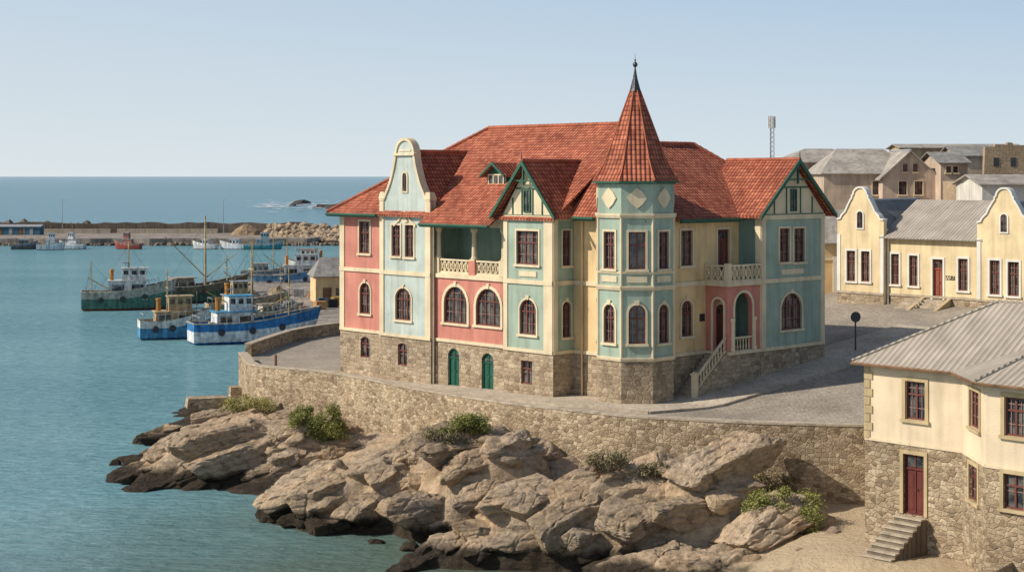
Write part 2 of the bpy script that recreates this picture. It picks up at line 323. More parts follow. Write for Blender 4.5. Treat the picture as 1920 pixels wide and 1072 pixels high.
lm=L.S(885)
for q,w in ((l0+.2,.16),(lm,.17),(l1-.22,.16)):
    k=MB(); c=L.p(q,-.2,0); k.fbox(L,q-.24,q+.24,-.4,.03,ZM+.2,zr1+.06); k.lathe((c[0],c[1],zr1+.06),[(w*1.3,0),(w*1.3,.1),(w,.16),(w*.85,1.6),(w*1.1,1.7),(w*1.5,1.8),(w*1.5,zt-zr1-.06)],12)
    k.build('column',CREAM,root)
k=MB(); k.fbox(L,lm-.3,lm+.3,-.44,.05,ZM+.14,zr1-.02); k.build('pedestal',PINK,root)
lattice(L,root,l0+.45,lm-.3,ZM+.2,zr1,-.15,CREAM); lattice(L,root,lm+.3,l1-.46,ZM+.2,zr1,-.15,CREAM)
B=LF(-2.5); b0,b1=B.S(945),B.S(1037)
facade(B,root,b0,b1,bands(TEAL,TEAL),[P(B,977,998,676,720),P(B,975,1006,561,627,.4),P(B,969,1010,433,496)],tr=CREAM)
trims(B,b0,b1)
for a,b in ((b0,b0+.35),(b1-.75,b1)): strip(B,root,a,b,ZS,ZE,.065,nm='pilaster')
bc=(b0+b1)/2; strip(B,root,bc-.75,bc+.75,12.98,13.3,.06,nm='wall_panel'); tgable(B,root,bc-.05,(b1-b0)/2,ZE-.05,19.9,-4.8,.62)
SB=Fr(root,(0,-b1),(0,-1)); sb=[P(SB,1054,1070,432,498),P(SB,1054,1070,565,632,.4)]
facade(SB,root,-2.5,-.75,bands(TEAL,TEAL),sb,tr=CREAM,sur=.1); trims(SB,-2.5,-.75); strip(SB,root,-2.5,-2.15,ZS,ZE,.064,nm='pilaster')
Y=LF(-.75)
facade(Y,root,b1,-1.2,bands(YEL,YEL,16.8),[]); trims(Y,b1,-1.2,top=16.8)
k=MB(); k.tube(Y.p(b1+.8,.14,6.),Y.p(b1+.8,.14,16.5),.06,n=8); k.build('downpipe',YEL,root)
k=MB(); k.tube(L.p(l0+.15,.2,5.6),L.p(l0+.15,.2,15.9),.055,n=8); k.build('downpipe',COPE,root)
# tower
ap=2.17; fw=ap*math.tan(pi/8)
for i in range(8):
    an=i*pi/4; n=(cos(an),sin(an)); F=Fr(root,(ap*n[0],ap*n[1]),n); sp=[]
    if i in (3,4,5,6,7):
        w=.48 if i==5 else .43; sp=[(-w,w,9.47,11.68,.5,'w'),(-w,w,13.7,15.82,0,'w')]
    facade(F,root,-fw,fw,[(4.2,ZS,STB,'stone_base'),(ZS,18.7,TEAL,'tower_wall')],sp,tr=CREAM,sur=.12)
    strip(F,root,-.58,.58,12.95,13.3,.05,nm='wall_panel')
    MB().fpoly(F,[(0,17.15),(.3,17.38),(.56,17.74),(.3,18.1),(0,18.33),(-.3,18.1),(-.56,17.74),(-.3,17.38)],-.02,.08).build('ornament',CREAM,root)
    an+=pi/8; R=ap/cos(pi/8); c=(R*cos(an),R*sin(an))
    k=MB(); k.tube((c[0],c[1],ZS),(c[0],c[1],16.6),.08,n=8); k.build('corner_moulding',CREAM,root)
R8=1/cos(pi/8)
for z,h,p in ((ZS-.08,.22,.1),(12.5,.26,.14),(13.42,.14,.08),(16.6,.26,.16),(18.35+.2,.2,.16)):
    MB().lathe((0,0,z),[((ap+.0)*R8-.1,0),((ap+p*.6)*R8,0),((ap+p)*R8,h*.6),((ap+p)*R8,h),((ap)*R8-.1,h)],8,pi/8).build('tower_moulding',CREAM if z<18 else GREEN,root)
pf=[(2.45,18.68),(2.42,18.76),(2.05,19.3),(1.72,19.95),(1.38,20.9),(1.02,21.9),(.64,22.95),(.28,23.95)]
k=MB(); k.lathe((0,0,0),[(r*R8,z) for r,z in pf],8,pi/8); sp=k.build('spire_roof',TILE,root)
k=MB()
for i in range(8):
    an=pi/8+i*pi/4
    for (r,z),(r2,z2) in zip(pf[1:],pf[2:]): k.tube((r*R8*cos(an),r*R8*sin(an),z),(r2*R8*cos(an),r2*R8*sin(an),z2),.05,n=6)
k.build('hip_tiles',CAP,sp)
MB().lathe((0,0,0),[(.36,23.9),(.3,24.05),(.13,24.7),(.05,25.2),(.04,25.3),(.13,25.38),(.15,25.48),(.1,25.58),(.03,25.62),(.05,25.75),(.012,25.8),(.008,26.1)],10).build('spire_finial',METAL,sp)
MB().lathe((0,0,18.6),[(2.3*R8,0),(2.5*R8,0),(2.5*R8,.1),(2.3*R8,.1)],8,pi/8).build('gutter',GREEN,sp)
# right facade
Yw=RF(-1.3); yq0=1.2
facade(Yw,root,yq0,7.93,bands(YEL,YEL,16.8),[P(Yw,1276,1298,432,498),P(Yw,1345,1367,430,508,0,'d'),P(Yw,1277,1298,563,630,.4),(5.6,6.7,8.62,11.3,.3,'d')],tr=CREAM)
trims(Yw,yq0,7.93,top=16.8)
q=Yw.S(1316); k=MB().fbox(Yw,q-.22,q+.22,-.01,.05,Yw.Z(1316,602),Yw.Z(1316,588)).build('plaque',METAL,root)
Rw=RF(-3.); r0,r1=Rw.S(1427),Rw.S(1545)
facade(Rw,root,r0,r1,bands(TEAL,TEAL),[P(Rw,1461,1480,428,491),P(Rw,1488,1508,428,491),P(Rw,1464,1503,549,617,.4)],tr=CREAM)
trims(Rw,r0,r1)
for a,b in ((r0,r0+.4),(r1-.4,r1)): strip(Rw,root,a,b,ZS,ZE,.065,nm='pilaster')
strip(Rw,root,(r0+r1)/2-1.2,(r0+r1)/2+1.,12.98,13.3,.06,nm='wall_panel')
tgable(Rw,root,(r0+r1)/2,(r1-r0)/2,ZE-.05,20.0,-5.2,.6)
WL=LF(r0); facade(WL,root,1.3,3.,bands(SHADET,SHADET),[]); strip(WL,root,2.6,3.,ZS,ZE,.06,nm='pilaster')  # wing side in a darker teal than its front: shade painted into the wall
PF,PL=RF(-2.95),LF(4.8)
hp=P(PF,1377,1410,548,628,.5,'o'); hp=(hp[0],hp[1],8.62,hp[3],.5,'o')
facade(PF,root,4.8,r0,[(4.2,ZS,STB,'stone_base'),(ZS,12.5,PINK,'porch_wall')],[hp],tr=CREAM,sur=.15)
hl=P(PL,1337,1357,560,650,.5,'o'); facade(PL,root,1.3,2.95,[(4.2,ZS,STB,'stone_base'),(ZS,12.5,PINK,'porch_wall')],[(hl[0],hl[1],8.62,hl[3],.5,'o')],tr=CREAM,sur=.12)
MB().fbox(Yw,6.75,r0-.02,.0,.03,8.62,12.48).build('porch_shade_panel',SHADET,root)  # thin dark sheet added over the yellow wall to paint in porch shade
for f,a,b in ((PF,4.8,r0),(PL,1.3,2.95)): strip(f,root,a,b,ZS-.1,ZS+.08,.09,nm='plinth_course')
for x in (hp[0]-.2,hp[1]+.2): k=MB(); c=PF.p(x,.02,0); k.lathe((c[0],c[1],8.65),[(.15,0),(.15,.15),(.11,.2),(.09,1.6),(.13,1.75),(.17,1.8),(.17,1.95)],10); k.build('porch_column',CREAM,root)
MB().box(4.8,r0,-2.9,-1.35,8.4,8.61).build('porch_floor',COPE,root)
MB().box(4.62,r0,-3.14,-1.35,12.5,12.76).build('balcony_floor',CREAM,root)
lattice(PF,root,4.95,r0-.02,12.76,13.75,0.05,CREAM,'balcony_railing'); lattice(PL,root,1.35,2.8,12.76,13.75,.05,CREAM,'balcony_railing')
k=MB(); c=PF.p(4.8,.05,0); k.box(c[0]-.16,c[0]+.16,c[1]-.16,c[1]+.16,12.76,13.85)
k.build('balcony_pier',CREAM,root)
def balus(p0,p1,n,h,par,m,name='balustrade',hw_=.12):
    mb=MB(); p0,p1=Vector(p0),Vector(p1)
    for i in range(n):
        p=p0.lerp(p1,(i+.5)/n); mb.lathe(p,[(.04,0),(.04,.08),(.028,.1),(.06,h*.3),(.026,h*.65),(.045,h*.85),(.045,h)],8)
    d=(p1-p0); sd=Vector((-d.y,d.x,0)).normalized()*hw_
    for z,t in ((-.02,.07),(h,.09)):
        a,b=p0+Vector((0,0,z)),p1+Vector((0,0,z)); T=Vector((0,0,t)); mb.prism([a-sd,a+sd,b+sd,b-sd],[a-sd+T,a+sd+T,b+sd+T,b-sd+T])
    return mb.build(name,m,par)
balus(PF.p(hp[0]+.02,-.12,8.62),PF.p(hp[1]-.02,-.12,8.62),6,.75,root,CREAM)
st=MB(); ns=11; rn=.255; gz=6.35
for i in range(ns):
    x=4.8-(i+1)*rn; st.box(x,x+rn,-2.75,-1.4,5.6,8.6-(i+1)*(8.6-gz)/ns+.01)
st.build('entrance_steps',COPE,root)
e=4.8-ns*rn
MB().prism([(4.8,-2.75,5.4),(e-.1,-2.75,5.4),(e-.1,-2.75,gz+.1),(4.8,-2.75,8.68)],[(4.8,-2.95,5.4),(e-.1,-2.95,5.4),(e-.1,-2.95,gz+.1),(4.8,-2.95,8.68)]).build('stair_wall',STB,root)
balus((e+.1,-2.86,gz+.3),(4.7,-2.86,8.72),10,.72,root,CREAM,'stair_balustrade',.075)
k=MB(); k.box(e-.2,e+.08,-3.,-2.72,5.5,gz+1.2); k.box(e-.25,e+.13,-3.05,-2.67,gz+1.2,gz+1.28); k.box(e-.16,e+.04,-2.96,-2.76,gz+1.28,gz+1.36); k.build('newel_post',CREAM,root)
# back walls
k=MB()
for a,b in (((r1,-3.),(r1,10)),((r1,10),(12.4,10)),((12.4,10),(12.4,-a0)),((12.4,-a0),(-2.,-a0))): k.add([(a[0],a[1],4),(b[0],b[1],4),(b[0],b[1],16.7),(a[0],a[1],16.7)],[(0,1,2,3)])
k.build('back_wall',YEL,root)
# roofs
K=.73; E=16.5; fL=lambda u,v:(u,v,E+K*(u+2.7)); fR=lambda u,v:(u,v,E+K*(v+1.9)); rv=5.2
vE=-a0+.6; vr=vE-7.9; zr=E+K*7.9
rf=MB()
rf.slab([fL(-2.7,vE),fL(rv,vr),fL(rv,6.),fL(1.,1.8),fL(1.,4.),fL(-2.7,4.),fL(-2.7,-l1),fL(-3.35,-l1),fL(-3.35,-l0+.1),fL(-2.7,-l0+.1)],.16)
rf.slab([(-1.45,4.,16.62),(-1.45,-1.,16.62),(1.,1.8,19.2),(1.,4.,19.2)],.16)
rf.slab([fR(-1.2,-1.9),fR(15,-1.9),fR(10.3,4.3),fR(6.9,4.3),fR(rv,6.),fR(1.,1.8),fR(-1.2,-.4)],.16)
rf.slab([(-2.7,vE,E),(13.1,vE,E),(rv,vr,zr)],.16); rf.slab([(13.1,vE,E),(13.1,6.,E),(rv,6.,zr),(rv,vr,zr)],.16)
rf.slab([(15,-1.9,E),(15,10.5,E),(10.3,4.3,E+K*6.2)],.16); rf.slab([(15,10.5,E),(6.,10.5,E),(6.,4.3,E+K*6.2),(10.3,4.3,E+K*6.2)],.16)
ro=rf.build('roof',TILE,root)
k=MB(); zz=E+K*6.2
for a,b in (((-2.7,vE,E),(rv,vr,zr)),((rv,vr,zr),(rv,6,zr)),((rv,6,zr),(1,1.8,19.2)),((1,1.8,19.2),(-1.2,-.7,16.7)),((rv,6,zr),(6.9,4.3,zz)),((6.9,4.3,zz),(10.3,4.3,zz)),((10.3,4.3,zz),(15,-1.9,E)),((13.1,vE,E),(rv,vr,zr)),((10.3,4.3,zz),(15,10.5,E))):
    a,b=Vector(a),Vector(b); n=int((b-a).length/.4)
    for i in range(n): k.tube(a.lerp(b,i/n)+Vector((0,0,.03)),a.lerp(b,(i+1.1)/n)+Vector((0,0,.03)),.15,.115,8)
k.build('ridge_tiles',CAP,ro)
for F,qa,qb,z in ((LF(-2.7),a0-.6,w0,E),(LF(-3.35),l0,l1,E-K*.65),(RF(-1.9),1.8,r0-.6,E),(LF(-1.45),b1+.6,-1.9,16.62),(Fr(root,(0,vE),(0,1)),-13.,2.6,E)):
    k=MB(); k.fbox(F,qa,qb,-.06,.05,z-.26,z-.02); k.tube(F.p(qa,.12,z-.1),F.p(qb,.12,z-.1),.075,n=6); k.build('gutter',GREEN,ro)
# dormer
D_=LF(.1); q=D_.S(931); dm=MB().fpoly(D_,[(q-.88,18.),(q+.88,18.),(q+.88,19.1),(q,19.72),(q-.88,19.1)],-1.,0).build('dormer',GREEN,root)
MB().fbox(D_,q-.7,q+.7,-.02,.03,18.5,19.05).build('pane',GLASS,dm)
k=MB(); 
for x in (-.7,-.24,.24,.7): k.fbox(D_,q+x-.04,q+x+.04,0,.07,18.42,19.1)
k.fbox(D_,q-.74,q+.74,.0,.08,19.03,19.12); k.fbox(D_,q-.74,q+.74,.0,.08,18.4,18.5); k.build('glazing_bars',CREAM,dm)
gabroof(D_,dm,q,1.12,19.02,19.85,.4,-1.9,name='dormer_roof',th=.1)
k=MB()
for sg in (-1,1): k.fpoly(D_,[(q,19.9),(q+sg*1.16,19.05),(q+sg*1.16,18.88),(q,19.7)],.38,.45)
k.build('barge_board',GREEN,dm)
# ================= YELLOW HOUSE
p=at(1568,565,122.); zb=p.z-.2
H=thing('yellow_house','long buttery yellow house with two white-edged curved gables and grey roof across the street','house',(p.x,p.y,zb),TH,zb=True)
G1=Fr(H,(-.45,0),(-1,0)); M1=Fr(H,(0,0),(-1,0)); g0,g1=G1.S(1570),G1.S(1657); h0,h1=G1.S(1832),G1.S(1925)+.4; z1=zb+1.05; ze=14.6
yb=[(zb-3,z1,STB,'stone_base'),(z1,ze,YH,'wall')]; kw=dict(tr=WHITE,sur=.15,fm=REDL)
facade(G1,H,g0,g1,yb,[P(G1,1588,1604,470,527),P(G1,1615,1631,471,528)],**kw)
facade(M1,H,g1,h0,yb,[P(M1,1671,1686,476,533),P(M1,1705,1721,479,536),P(M1,1749,1768,486,562,0,'d'),P(M1,1797,1815,485,545)],door=plaster('red brown door',(.27,.085,.05)),**kw)
facade(G1,H,h0,h1,yb,[P(G1,1856,1875,488,552),P(G1,1890,1911,491,555)],**kw)
for F,a,b in ((G1,g0,g1),(M1,g1,h0),(G1,h0,h1)): strip(F,H,a,b,z1-.12,z1+.05,.07,COPE,'plinth_course'); 
strip(M1,H,g1,h0,ze-.3,ze-.05,.12,WHITE)
k=MB(); k.fbox(G1,g1-.25,g1-.005,-.6,-.01,zb-3,ze+.5); k.build('wall',YH,H)
k=MB(); k.fbox(G1,h0+.005,h0+.25,-.6,-.01,zb-3,ze+.5); k.build('wall',YH,H)
MB().tube(M1.p(g1+.15,.12,zb),M1.p(g1+.15,.12,ze),.06,n=8).build('downpipe',WHITE,H)
for q in (g0+.15,g1-.15,h0+.15,h1-.15): strip(G1,H,q-.15,q+.15,z1,ze,.05,WHITE,'pilaster')
for a,b in ((g0,g1),(h0,h1)):
    c,w=(a+b)/2,(b-a)/2
    pp=[(w,ze),(w,ze+1.15),(w-.3,ze+1.2),(w-.42,ze+1.45),(w-.75,ze+1.75),(w-.98,ze+2.2),(.85,ze+2.6),(.72,ze+2.75),(.7,ze+2.95)]+[(.6*cos(t*pi/12),ze+3.+.55*sin(t*pi/12)) for t in range(7)]
    bgable(G1,H,c,pp,YH,WHITE,.4,(.5,ze+.5,ze+1.75),.06,.07)
    gabroof(G1,H,c,w+.1,ze+.2,ze+2.55,-.41,-8.,TIN2)
k=MB(); k.slab([M1.p(g1-.4,.5,ze-.1),M1.p(h0+.4,.5,ze-.1),M1.p(h0+.4,-4.6,ze+2.6),M1.p(g1-.4,-4.6,ze+2.6)],.1); k.slab([M1.p(g1-.4,-4.6,ze+2.6),M1.p(h0+.4,-4.6,ze+2.6),M1.p(h0+.4,-9,ze),M1.p(g1-.4,-9,ze)],.1); k.build('roof',TIN,H)
k=MB(); k.fbox(G1,g0,g0+.02,-8.5,0,zb-3,ze+.2); k.fbox(G1,g0,h1,-8.5,-8.4,zb-3,ze+.2); k.fbox(G1,h1-.02,h1,-8.5,0,zb-3,ze+.2); k.build('wall',YH,H)
k=MB(); dq=M1.S(1758); zd=M1.Z(1758,562)
for i in range(5): k.fbox(M1,dq-.9,dq+.75,.02,.5+.32*i,zb-1.5,zd-.02-.19*i)
k.build('door_steps',COPE,H)
for q in (dq-1.15,dq+1.): MB().prism([M1.p(q-.14,.05,zb-1.5),M1.p(q+.14,.05,zb-1.5),M1.p(q+.14,2.2,zb-1.5),M1.p(q-.14,2.2,zb-1.5)],[M1.p(q-.14,.05,zd+.15),M1.p(q+.14,.05,zd+.15),M1.p(q+.14,2.2,zd-.7),M1.p(q-.14,2.2,zd-.7)]).build('stair_wall',OCH,H)
q=M1.S(1705); k=MB()
for i in range(4): k.fbox(M1,q-.2+.1*i,q+1.5,.02,.5+.3*(3-i)+.3,zb-1.5,zb+.25+.17*i)
k.build('side_steps',COPE,H)
def text(s,F,q,z,size,par,m,d=.03):
    cu=bpy.data.curves.new('t','FONT'); cu.body=s; cu.size=size; cu.align_x='CENTER'; cu.extrude=.01; o=bpy.data.objects.new('t',cu); COL.objects.link(o)
    me=bpy.data.meshes.new_from_object(o.evaluated_get(bpy.context.evaluated_depsgraph_get())); bpy.data.objects.remove(o)
    zo=ZB.get(par.name,0)
    for v in me.vertices: x,y,z_=F.p(q+v.co.x,d+v.co.z,z+v.co.y); v.co=(x,y,z_-zo)
    me.materials.append(m); ob=bpy.data.objects.new('house_number',me); COL.objects.link(ob); ob.parent=par
text('SSBI',M1,M1.S(1782),M1.Z(1782,525),.45,H,METAL)
# ================= CREAM HOUSE (lower right)
p=at(1622,1000,74.)
S=thing('cream_house','cream upper storey on rubble stone ground floor, grey ribbed roof, lower right corner','house',(p.x,p.y,2.),TH,zb=True)
C1=Fr(S,(0,0),(-1,0)); q1=C1.S(1805); zs_,zt_=6.9,10.45
nb=(-c_,s_); Cc=Fr(S,(0,-q1),nb); L2=3.45; ex,ey=Cc.a[0]*L2,-q1+Cc.a[1]*L2; C3=Fr(S,(ex,0),(-1,0))
bd=[(-.5,zs_,STW,'stone_wall'),(zs_,zt_,CRM,'wall')]; kw=dict(tr=OCH,sur=.17,fm=RED)
facade(C1,S,0,q1,bd,[P(C1,1698,1735,715,787),P(C1,1694,1733,852,965,0,'d')],door=plaster('dark maroon door',(.13,.035,.028)),**kw)
facade(Cc,S,0,L2,bd,[P(Cc,1819,1837,733,803),P(Cc,1818,1834,873,939)],**kw)
facade(C3,S,-ey,-ey+6,bd,[P(C3,1884,1922,745,818),P(C3,1882,1921,889,955)],**kw)
k=MB(); k.box(0.02,9,-.3,0,-.5,zt_); k.box(8.9,9,-14,0,-.5,zt_); k.build('side_wall',CRM,S)
k=MB()
for i in range(9): z=zs_+i*.39; w=.42 if i%2 else .28; k.fbox(C1,-.03,w,-.3,.05,z+.01,z+.36)
k.build('quoins',OCH,S)
for F,a,b in ((C1,0,q1),(Cc,0,L2),(C3,-ey,-ey+6)): strip(F,S,a,b,zt_-.22,zt_-.02,.07,BROWN,'eaves_board'); strip(F,S,a,b,zs_-.06,zs_+.06,.05,CRM,'string_course')
RT=corrug('beige ribbed roof',(.36,.305,.24),(.48,.41,.33),.3,.75); e0=10.45; oh=.42
k=MB(); k.slab([(-oh,oh,e0),(-oh,-14,e0),(4.4,-14,13.2),(4.4,-4.3,13.2)],.1); k.slab([(-oh,oh,e0),(4.4,-4.3,13.2),(9.4,oh,e0)],.1); k.slab([(9.4,oh,e0),(4.4,-4.3,13.2),(4.4,-14,13.2),(9.4,-14,e0)],.1)
vA=(-oh+.01,-q1+.3,e0-.02);vB=(ex-.45,ey+.25,e0-.02);vC=(1.7,-8.9,12.1)
k.slab([vA,vB,vC],.1); k.slab([vB,(ex-.45,-14,e0-.02),(1.7,-14,12.1),vC],.1); so=k.build('roof',RT,S)
k=MB()
for a,b in (((-oh,oh,e0),(4.4,-4.3,13.2)),((4.4,-4.3,13.2),(4.4,-14,13.2)),(vB,vC),(vC,(1.7,-14,12.1)),((9.4,oh,e0),(4.4,-4.3,13.2))): k.tube(Vector(a)+Vector((0,0,.03)),Vector(b)+Vector((0,0,.03)),.08)
k.build('ridge_cap',RT,so)
for a,b in (((-oh-.05,oh,e0-.1),(-oh-.05,-q1+.3,e0-.1)),((-oh-.02,-q1+.3,e0-.1),(ex-.48,ey+.28,e0-.1)),((ex-.5,ey+.25,e0-.1),(ex-.5,-14,e0-.1)),((-oh,oh+.05,e0-.1),(9.4,oh+.05,e0-.1))): MB().tube(a,b,.07).build('gutter',BROWN,so)
k=MB(); tr_=MB(); dq=C1.S(1713); zd=C1.Z(1713,966)
for i in range(8): d1_=.5+.28*i; zt2=zd-.01-.215*i; k.fbox(C1,dq-.7-.05*i,dq+.7-.04*i,.01,d1_,-.5,zt2-.07); tr_.fbox(C1,dq-.74-.05*i,dq+.74-.04*i,max(.01,d1_-.35),d1_+.05,zt2-.07,zt2)
so2=k.build('door_steps',plaster('dark riser stone',(.2,.155,.11),.3),S); tr_.build('treads',COPE,so2)  # step shading put into colour: darker risers, as sun lights risers and treads alike
a=atz(1838,1078,3.);b=atz(1935,1026,3.2); k=MB(); d=(b-a).normalized(); n=Vector((-d.y,d.x,0))*.25
k.prism([((a-n).x,(a-n).y,-.5),((a+n).x,(a+n).y,-.5),((b+n).x,(b+n).y,-.5),((b-n).x,(b-n).y,-.5)],[tuple(a-n),tuple(a+n),tuple(b+n),tuple(b-n)])
k.build('garden_wall',STW,tag=('low stone wall cut off by the bottom right corner of the photo','wall'))
# ================= GROUND, WALLS
def gridmesh(name,X,Yf,Yb,rows,zf,m):
    V=[];Fs=[];n=len(X)
    for i,x in enumerate(X):
        for j in range(rows): t=(j/(rows-1))**1.6; y=Yf[i]+(Yb[i]-Yf[i])*t; V.append((x,y,float(zf(x,y))))
    for i in range(n-1):
        for j in range(rows-1): a=i*rows+j; Fs.append((a,a+rows,a+rows+1,a+1))
    mb=MB(); mb.v=V; mb.f=Fs; return struct(mb.build(name,m,smooth=True,uv=True))
X=np.concatenate([np.arange(-20.5,45,.75),np.arange(46,141,6)]); Yf=[float(yw(x))+.1 for x in X]
Yb=[float(np.interp(x,[-20.6,-18.9,-15.5,-15,20,40,140],[125.2,136,143,170,260,330,330])) for x in X]
def flatuv(o,s=1.):
    L=o.data.uv_layers[0].data
    for l in o.data.loops: v=o.data.vertices[l.vertex_index].co; L[l.index].uv=(v.x*s,v.y*s)
gr=gridmesh('street',X,Yf,Yb,46,G,COB); flatuv(gr)
outer=[(-3.3,26),(-3.5,22.5),(-4.5,12),(-4.6,2),(-3.3,-4),(1.5,-5.4),(8,-5.7),(16,-6.),(26,-6.2)]; inner=[(-1,26),(-1,22),(-1,12),(-.8,2),(-.5,-.5),(1.5,-1),(8,-1),(16,-1.2),(26,-1.6)]
V=[];Fs=[]
def loc2w(u,v): return TX+c_*u-s_*v,TY+s_*u+c_*v
for i in range(len(outer)-1):
    for j in range(10):
        t=j/10; o=[outer[i][k]*(1-t)+outer[i+1][k]*t for k in (0,1)]; n=[inner[i][k]*(1-t)+inner[i+1][k]*t for k in (0,1)]
        for r in range(7):
            x,y=loc2w(*(o[k]+(n[k]-o[k])*r/6 for k in (0,1))); z=float(G(x,y))
            if r==0: V.append((x,y,z-.3))
            V.append((x,y,z+.13))
m_=len(V)//8
for i in range(m_-1):
    for r in range(7): Fs.append((i*8+r,i*8+8+r,i*8+9+r,i*8+r+1))
mb=MB(); mb.v=V; mb.f=Fs; pv=struct(mb.build('pavement',PAVE)); flatuv(pv)
k=MB()
for i in range(m_-1):
    a,b=Vector(V[i*8+1]),Vector(V[i*8+9]); d=(b-a).normalized(); n=Vector((d.y,-d.x,0))*.09; T=Vector((0,0,.012))
    k.prism([a-n-Vector((0,0,.3)),a+n-Vector((0,0,.3)),b+n-Vector((0,0,.3)),b-n-Vector((0,0,.3))],[a-n+T,a+n+T,b+n+T,b-n+T])
struct(k.build('kerb',COPE))
xs=np.concatenate([np.arange(-20.6,22,.6)]); P2=[(float(x),float(yw(x))) for x in xs]
def ribbon(P2,ztop,zbot,th,name,m,tag=None,par=None,dz=0):
    A=[];B=[]
    for i,(x,y) in enumerate(P2):
        a=P2[max(0,i-1)];b=P2[min(len(P2)-1,i+1)]; dx,dy=b[0]-a[0],b[1]-a[1]; l=math.hypot(dx,dy); nx,ny=-dy/l,dx/l
        A.append((x-nx*th/2,y-ny*th/2)); B.append((x+nx*th/2,y+ny*th/2))
    V=[];Fs=[]; s=0; S_=[]
    for i,(x,y) in enumerate(P2):
        t=ztop(x,y); zb_=zbot(x,y); V+=[(*A[i],zb_),(*A[i],t),(*B[i],t),(*B[i],zb_)]
        if i: s+=math.hypot(x-P2[i-1][0],y-P2[i-1][1])
        S_.append(s)
    n=len(P2)
    for i in range(n-1):
        for r in range(3): Fs.append((i*4+r,i*4+4+r,i*4+5+r,i*4+r+1))
    Fs+= [(0,1,2,3),(n*4-4,n*4-3,n*4-2,n*4-1)]
    mb=MB(); mb.v=V; mb.f=Fs; o=mb.build(name,m,par)
    L=o.data.uv_layers[0].data
    for p in o.data.polygons:
        for li in p.loop_indices:
            vi=o.data.loops[li].vertex_index; c=o.data.vertices[vi].co; r=vi%4; L[li].uv=(S_[vi//4],c.z+(0,0,th,th)[r])
    if tag: settag(o,*tag)
    return o
def ht(x,y): return float(G(x,y)+.2+.4*(1-sst(-16,-2,x)))
rw=ribbon(P2,ht,lambda x,y:-.8,.6,'retaining_wall',STW,('long curving rubble stone sea wall below the town house','sea wall'))
ribbon(P2,lambda x,y:ht(x,y)+.07+.03*sin(x*7.3)*sin(x*3.1),lambda x,y:ht(x,y)-.02,.66,'coping',COPE,par=rw)
PB=[(-20.6,125)]+[(-20.2,128),(-19.6,132),(-18.9,136),(-17.5,139.8),(-15.5,143),(-13.,146)]
pw=ribbon(PB,lambda x,y:float(G(x,y))+.95,lambda x,y:-.5,.5,'terrace_parapet',STW,('low stone parapet closing the cobbled terrace on the harbour side','wall'))
ribbon(PB,lambda x,y:float(G(x,y))+1.03,lambda x,y:float(G(x,y))+.93,.62,'coping',COPE,par=pw)
a=atz(517,690,5.2); k=MB(); k.lathe((a.x,a.y,5.1),[(.11,0),(.09,.9),(.12,.95),(.05,1.1)],8); k.build('bollard',BROWN,tag=('lone short brown bollard on the cobbled terrace','bollard'))
# quay
Q=[atz(583,612,1.3),atz(520,580,1.3),atz(445,560,1.3),atz(440,545,1.3),atz(500,512,1.3),Vector((-10,300,1.3)),Vector((-5,150,1.3)),Vector((-14,150,1.3))]
k=MB(); k.slab([tuple(v) for v in Q],2.6); struct(k.build('quay',CONC))
k=MB()
for i in range(4):
    a,b=Q[i],Q[i+1]
    k.prism([(a.x,a.y,1.31),(b.x,b.y,1.31),(b.x+.5,b.y+.1,1.31),(a.x+.5,a.y+.1,1.31)],[(a.x,a.y,1.5),(b.x,b.y,1.5),(b.x+.5,b.y+.1,1.5),(a.x+.5,a.y+.1,1.5)])
struct(k.build('quay_kerb',COPE))
# ================= ROCKY SHORE
def h2(i,j,s): 
    r=np.sin(i*127.1+j*311.7+s*74.7)*43758.5453; return r-np.floor(r)
def worley(x,y,seed):
    ix,iy=np.floor(x),np.floor(y); f1=np.full(x.shape,9.);f2=f1.copy(); C=[np.zeros(x.shape) for _ in range(5)]
    for a in (-1,0,1):
        for b in (-1,0,1):
            cx,cy=ix+a,iy+b; px=cx+h2(cx,cy,seed);py=cy+h2(cx,cy,seed+1); d=np.hypot(px-x,py-y); k=d<f1
            f2=np.where(k,f1,np.minimum(f2,d)); f1=np.where(k,d,f1)
            for n,vv in enumerate((h2(cx,cy,seed+2),h2(cx,cy,seed+3),h2(cx,cy,seed+4),x-px,y-py)): C[n]=np.where(k,vv,C[n])
    return f1,f2,C
def vn(x,y,s):
    ix,iy=np.floor(x),np.floor(y);fx,fy=x-ix,y-iy;fx=fx*fx*(3-2*fx);fy=fy*fy*(3-2*fy)
    return (h2(ix,iy,s)*(1-fx)+h2(ix+1,iy,s)*fx)*(1-fy)+(h2(ix,iy+1,s)*(1-fx)+h2(ix+1,iy+1,s)*fx)*fy
def fbm(x,y,s,o=4): return sum(vn(x*2**i,y*2**i,s+i)/2**i for i in range(o))/1.9-.5
SH=[(-34,129),(-29.3,122),(-26.5,112),(-22.8,102),(-19.,97),(-14.6,93.8),(-12.7,89.2),(-10.2,86.4),(-6.2,84.8),(-4.5,81.2),(-2.9,79.6),(0,77.6),(5.9,74),(12,69),(20,60),(34,50)]
shx=np.array([p[0] for p in SH]);shy=np.array([p[1] for p in SH])
MO=[(-17.8,101,5.8,3.4,.15,2.2),(-21.,105.8,4.4,3.2,.2,1.8),(-24.6,115.,3.,2.,.3,.6),(-13.8,102,4.5,4,.3,3.),(-18.2,108.5,4.2,4.5,0,2.6),(-9.2,89.8,4.8,2.6,.35,2.1),(-5.5,89.2,6,3.2,.4,3.1),(-1.4,86,4.3,2.8,.5,4.2),(2.5,80.3,5.5,2.5,.4,3.1),(6.3,80.6,5,3.,.3,4.2),(9.6,79.8,3.6,2.6,.2,4.5),(-1.2,79,4.,1.5,.2,1.),(8,76.2,4.5,1.6,.15,1.4),(12.4,78.2,2.8,1.9,.3,2.6)]
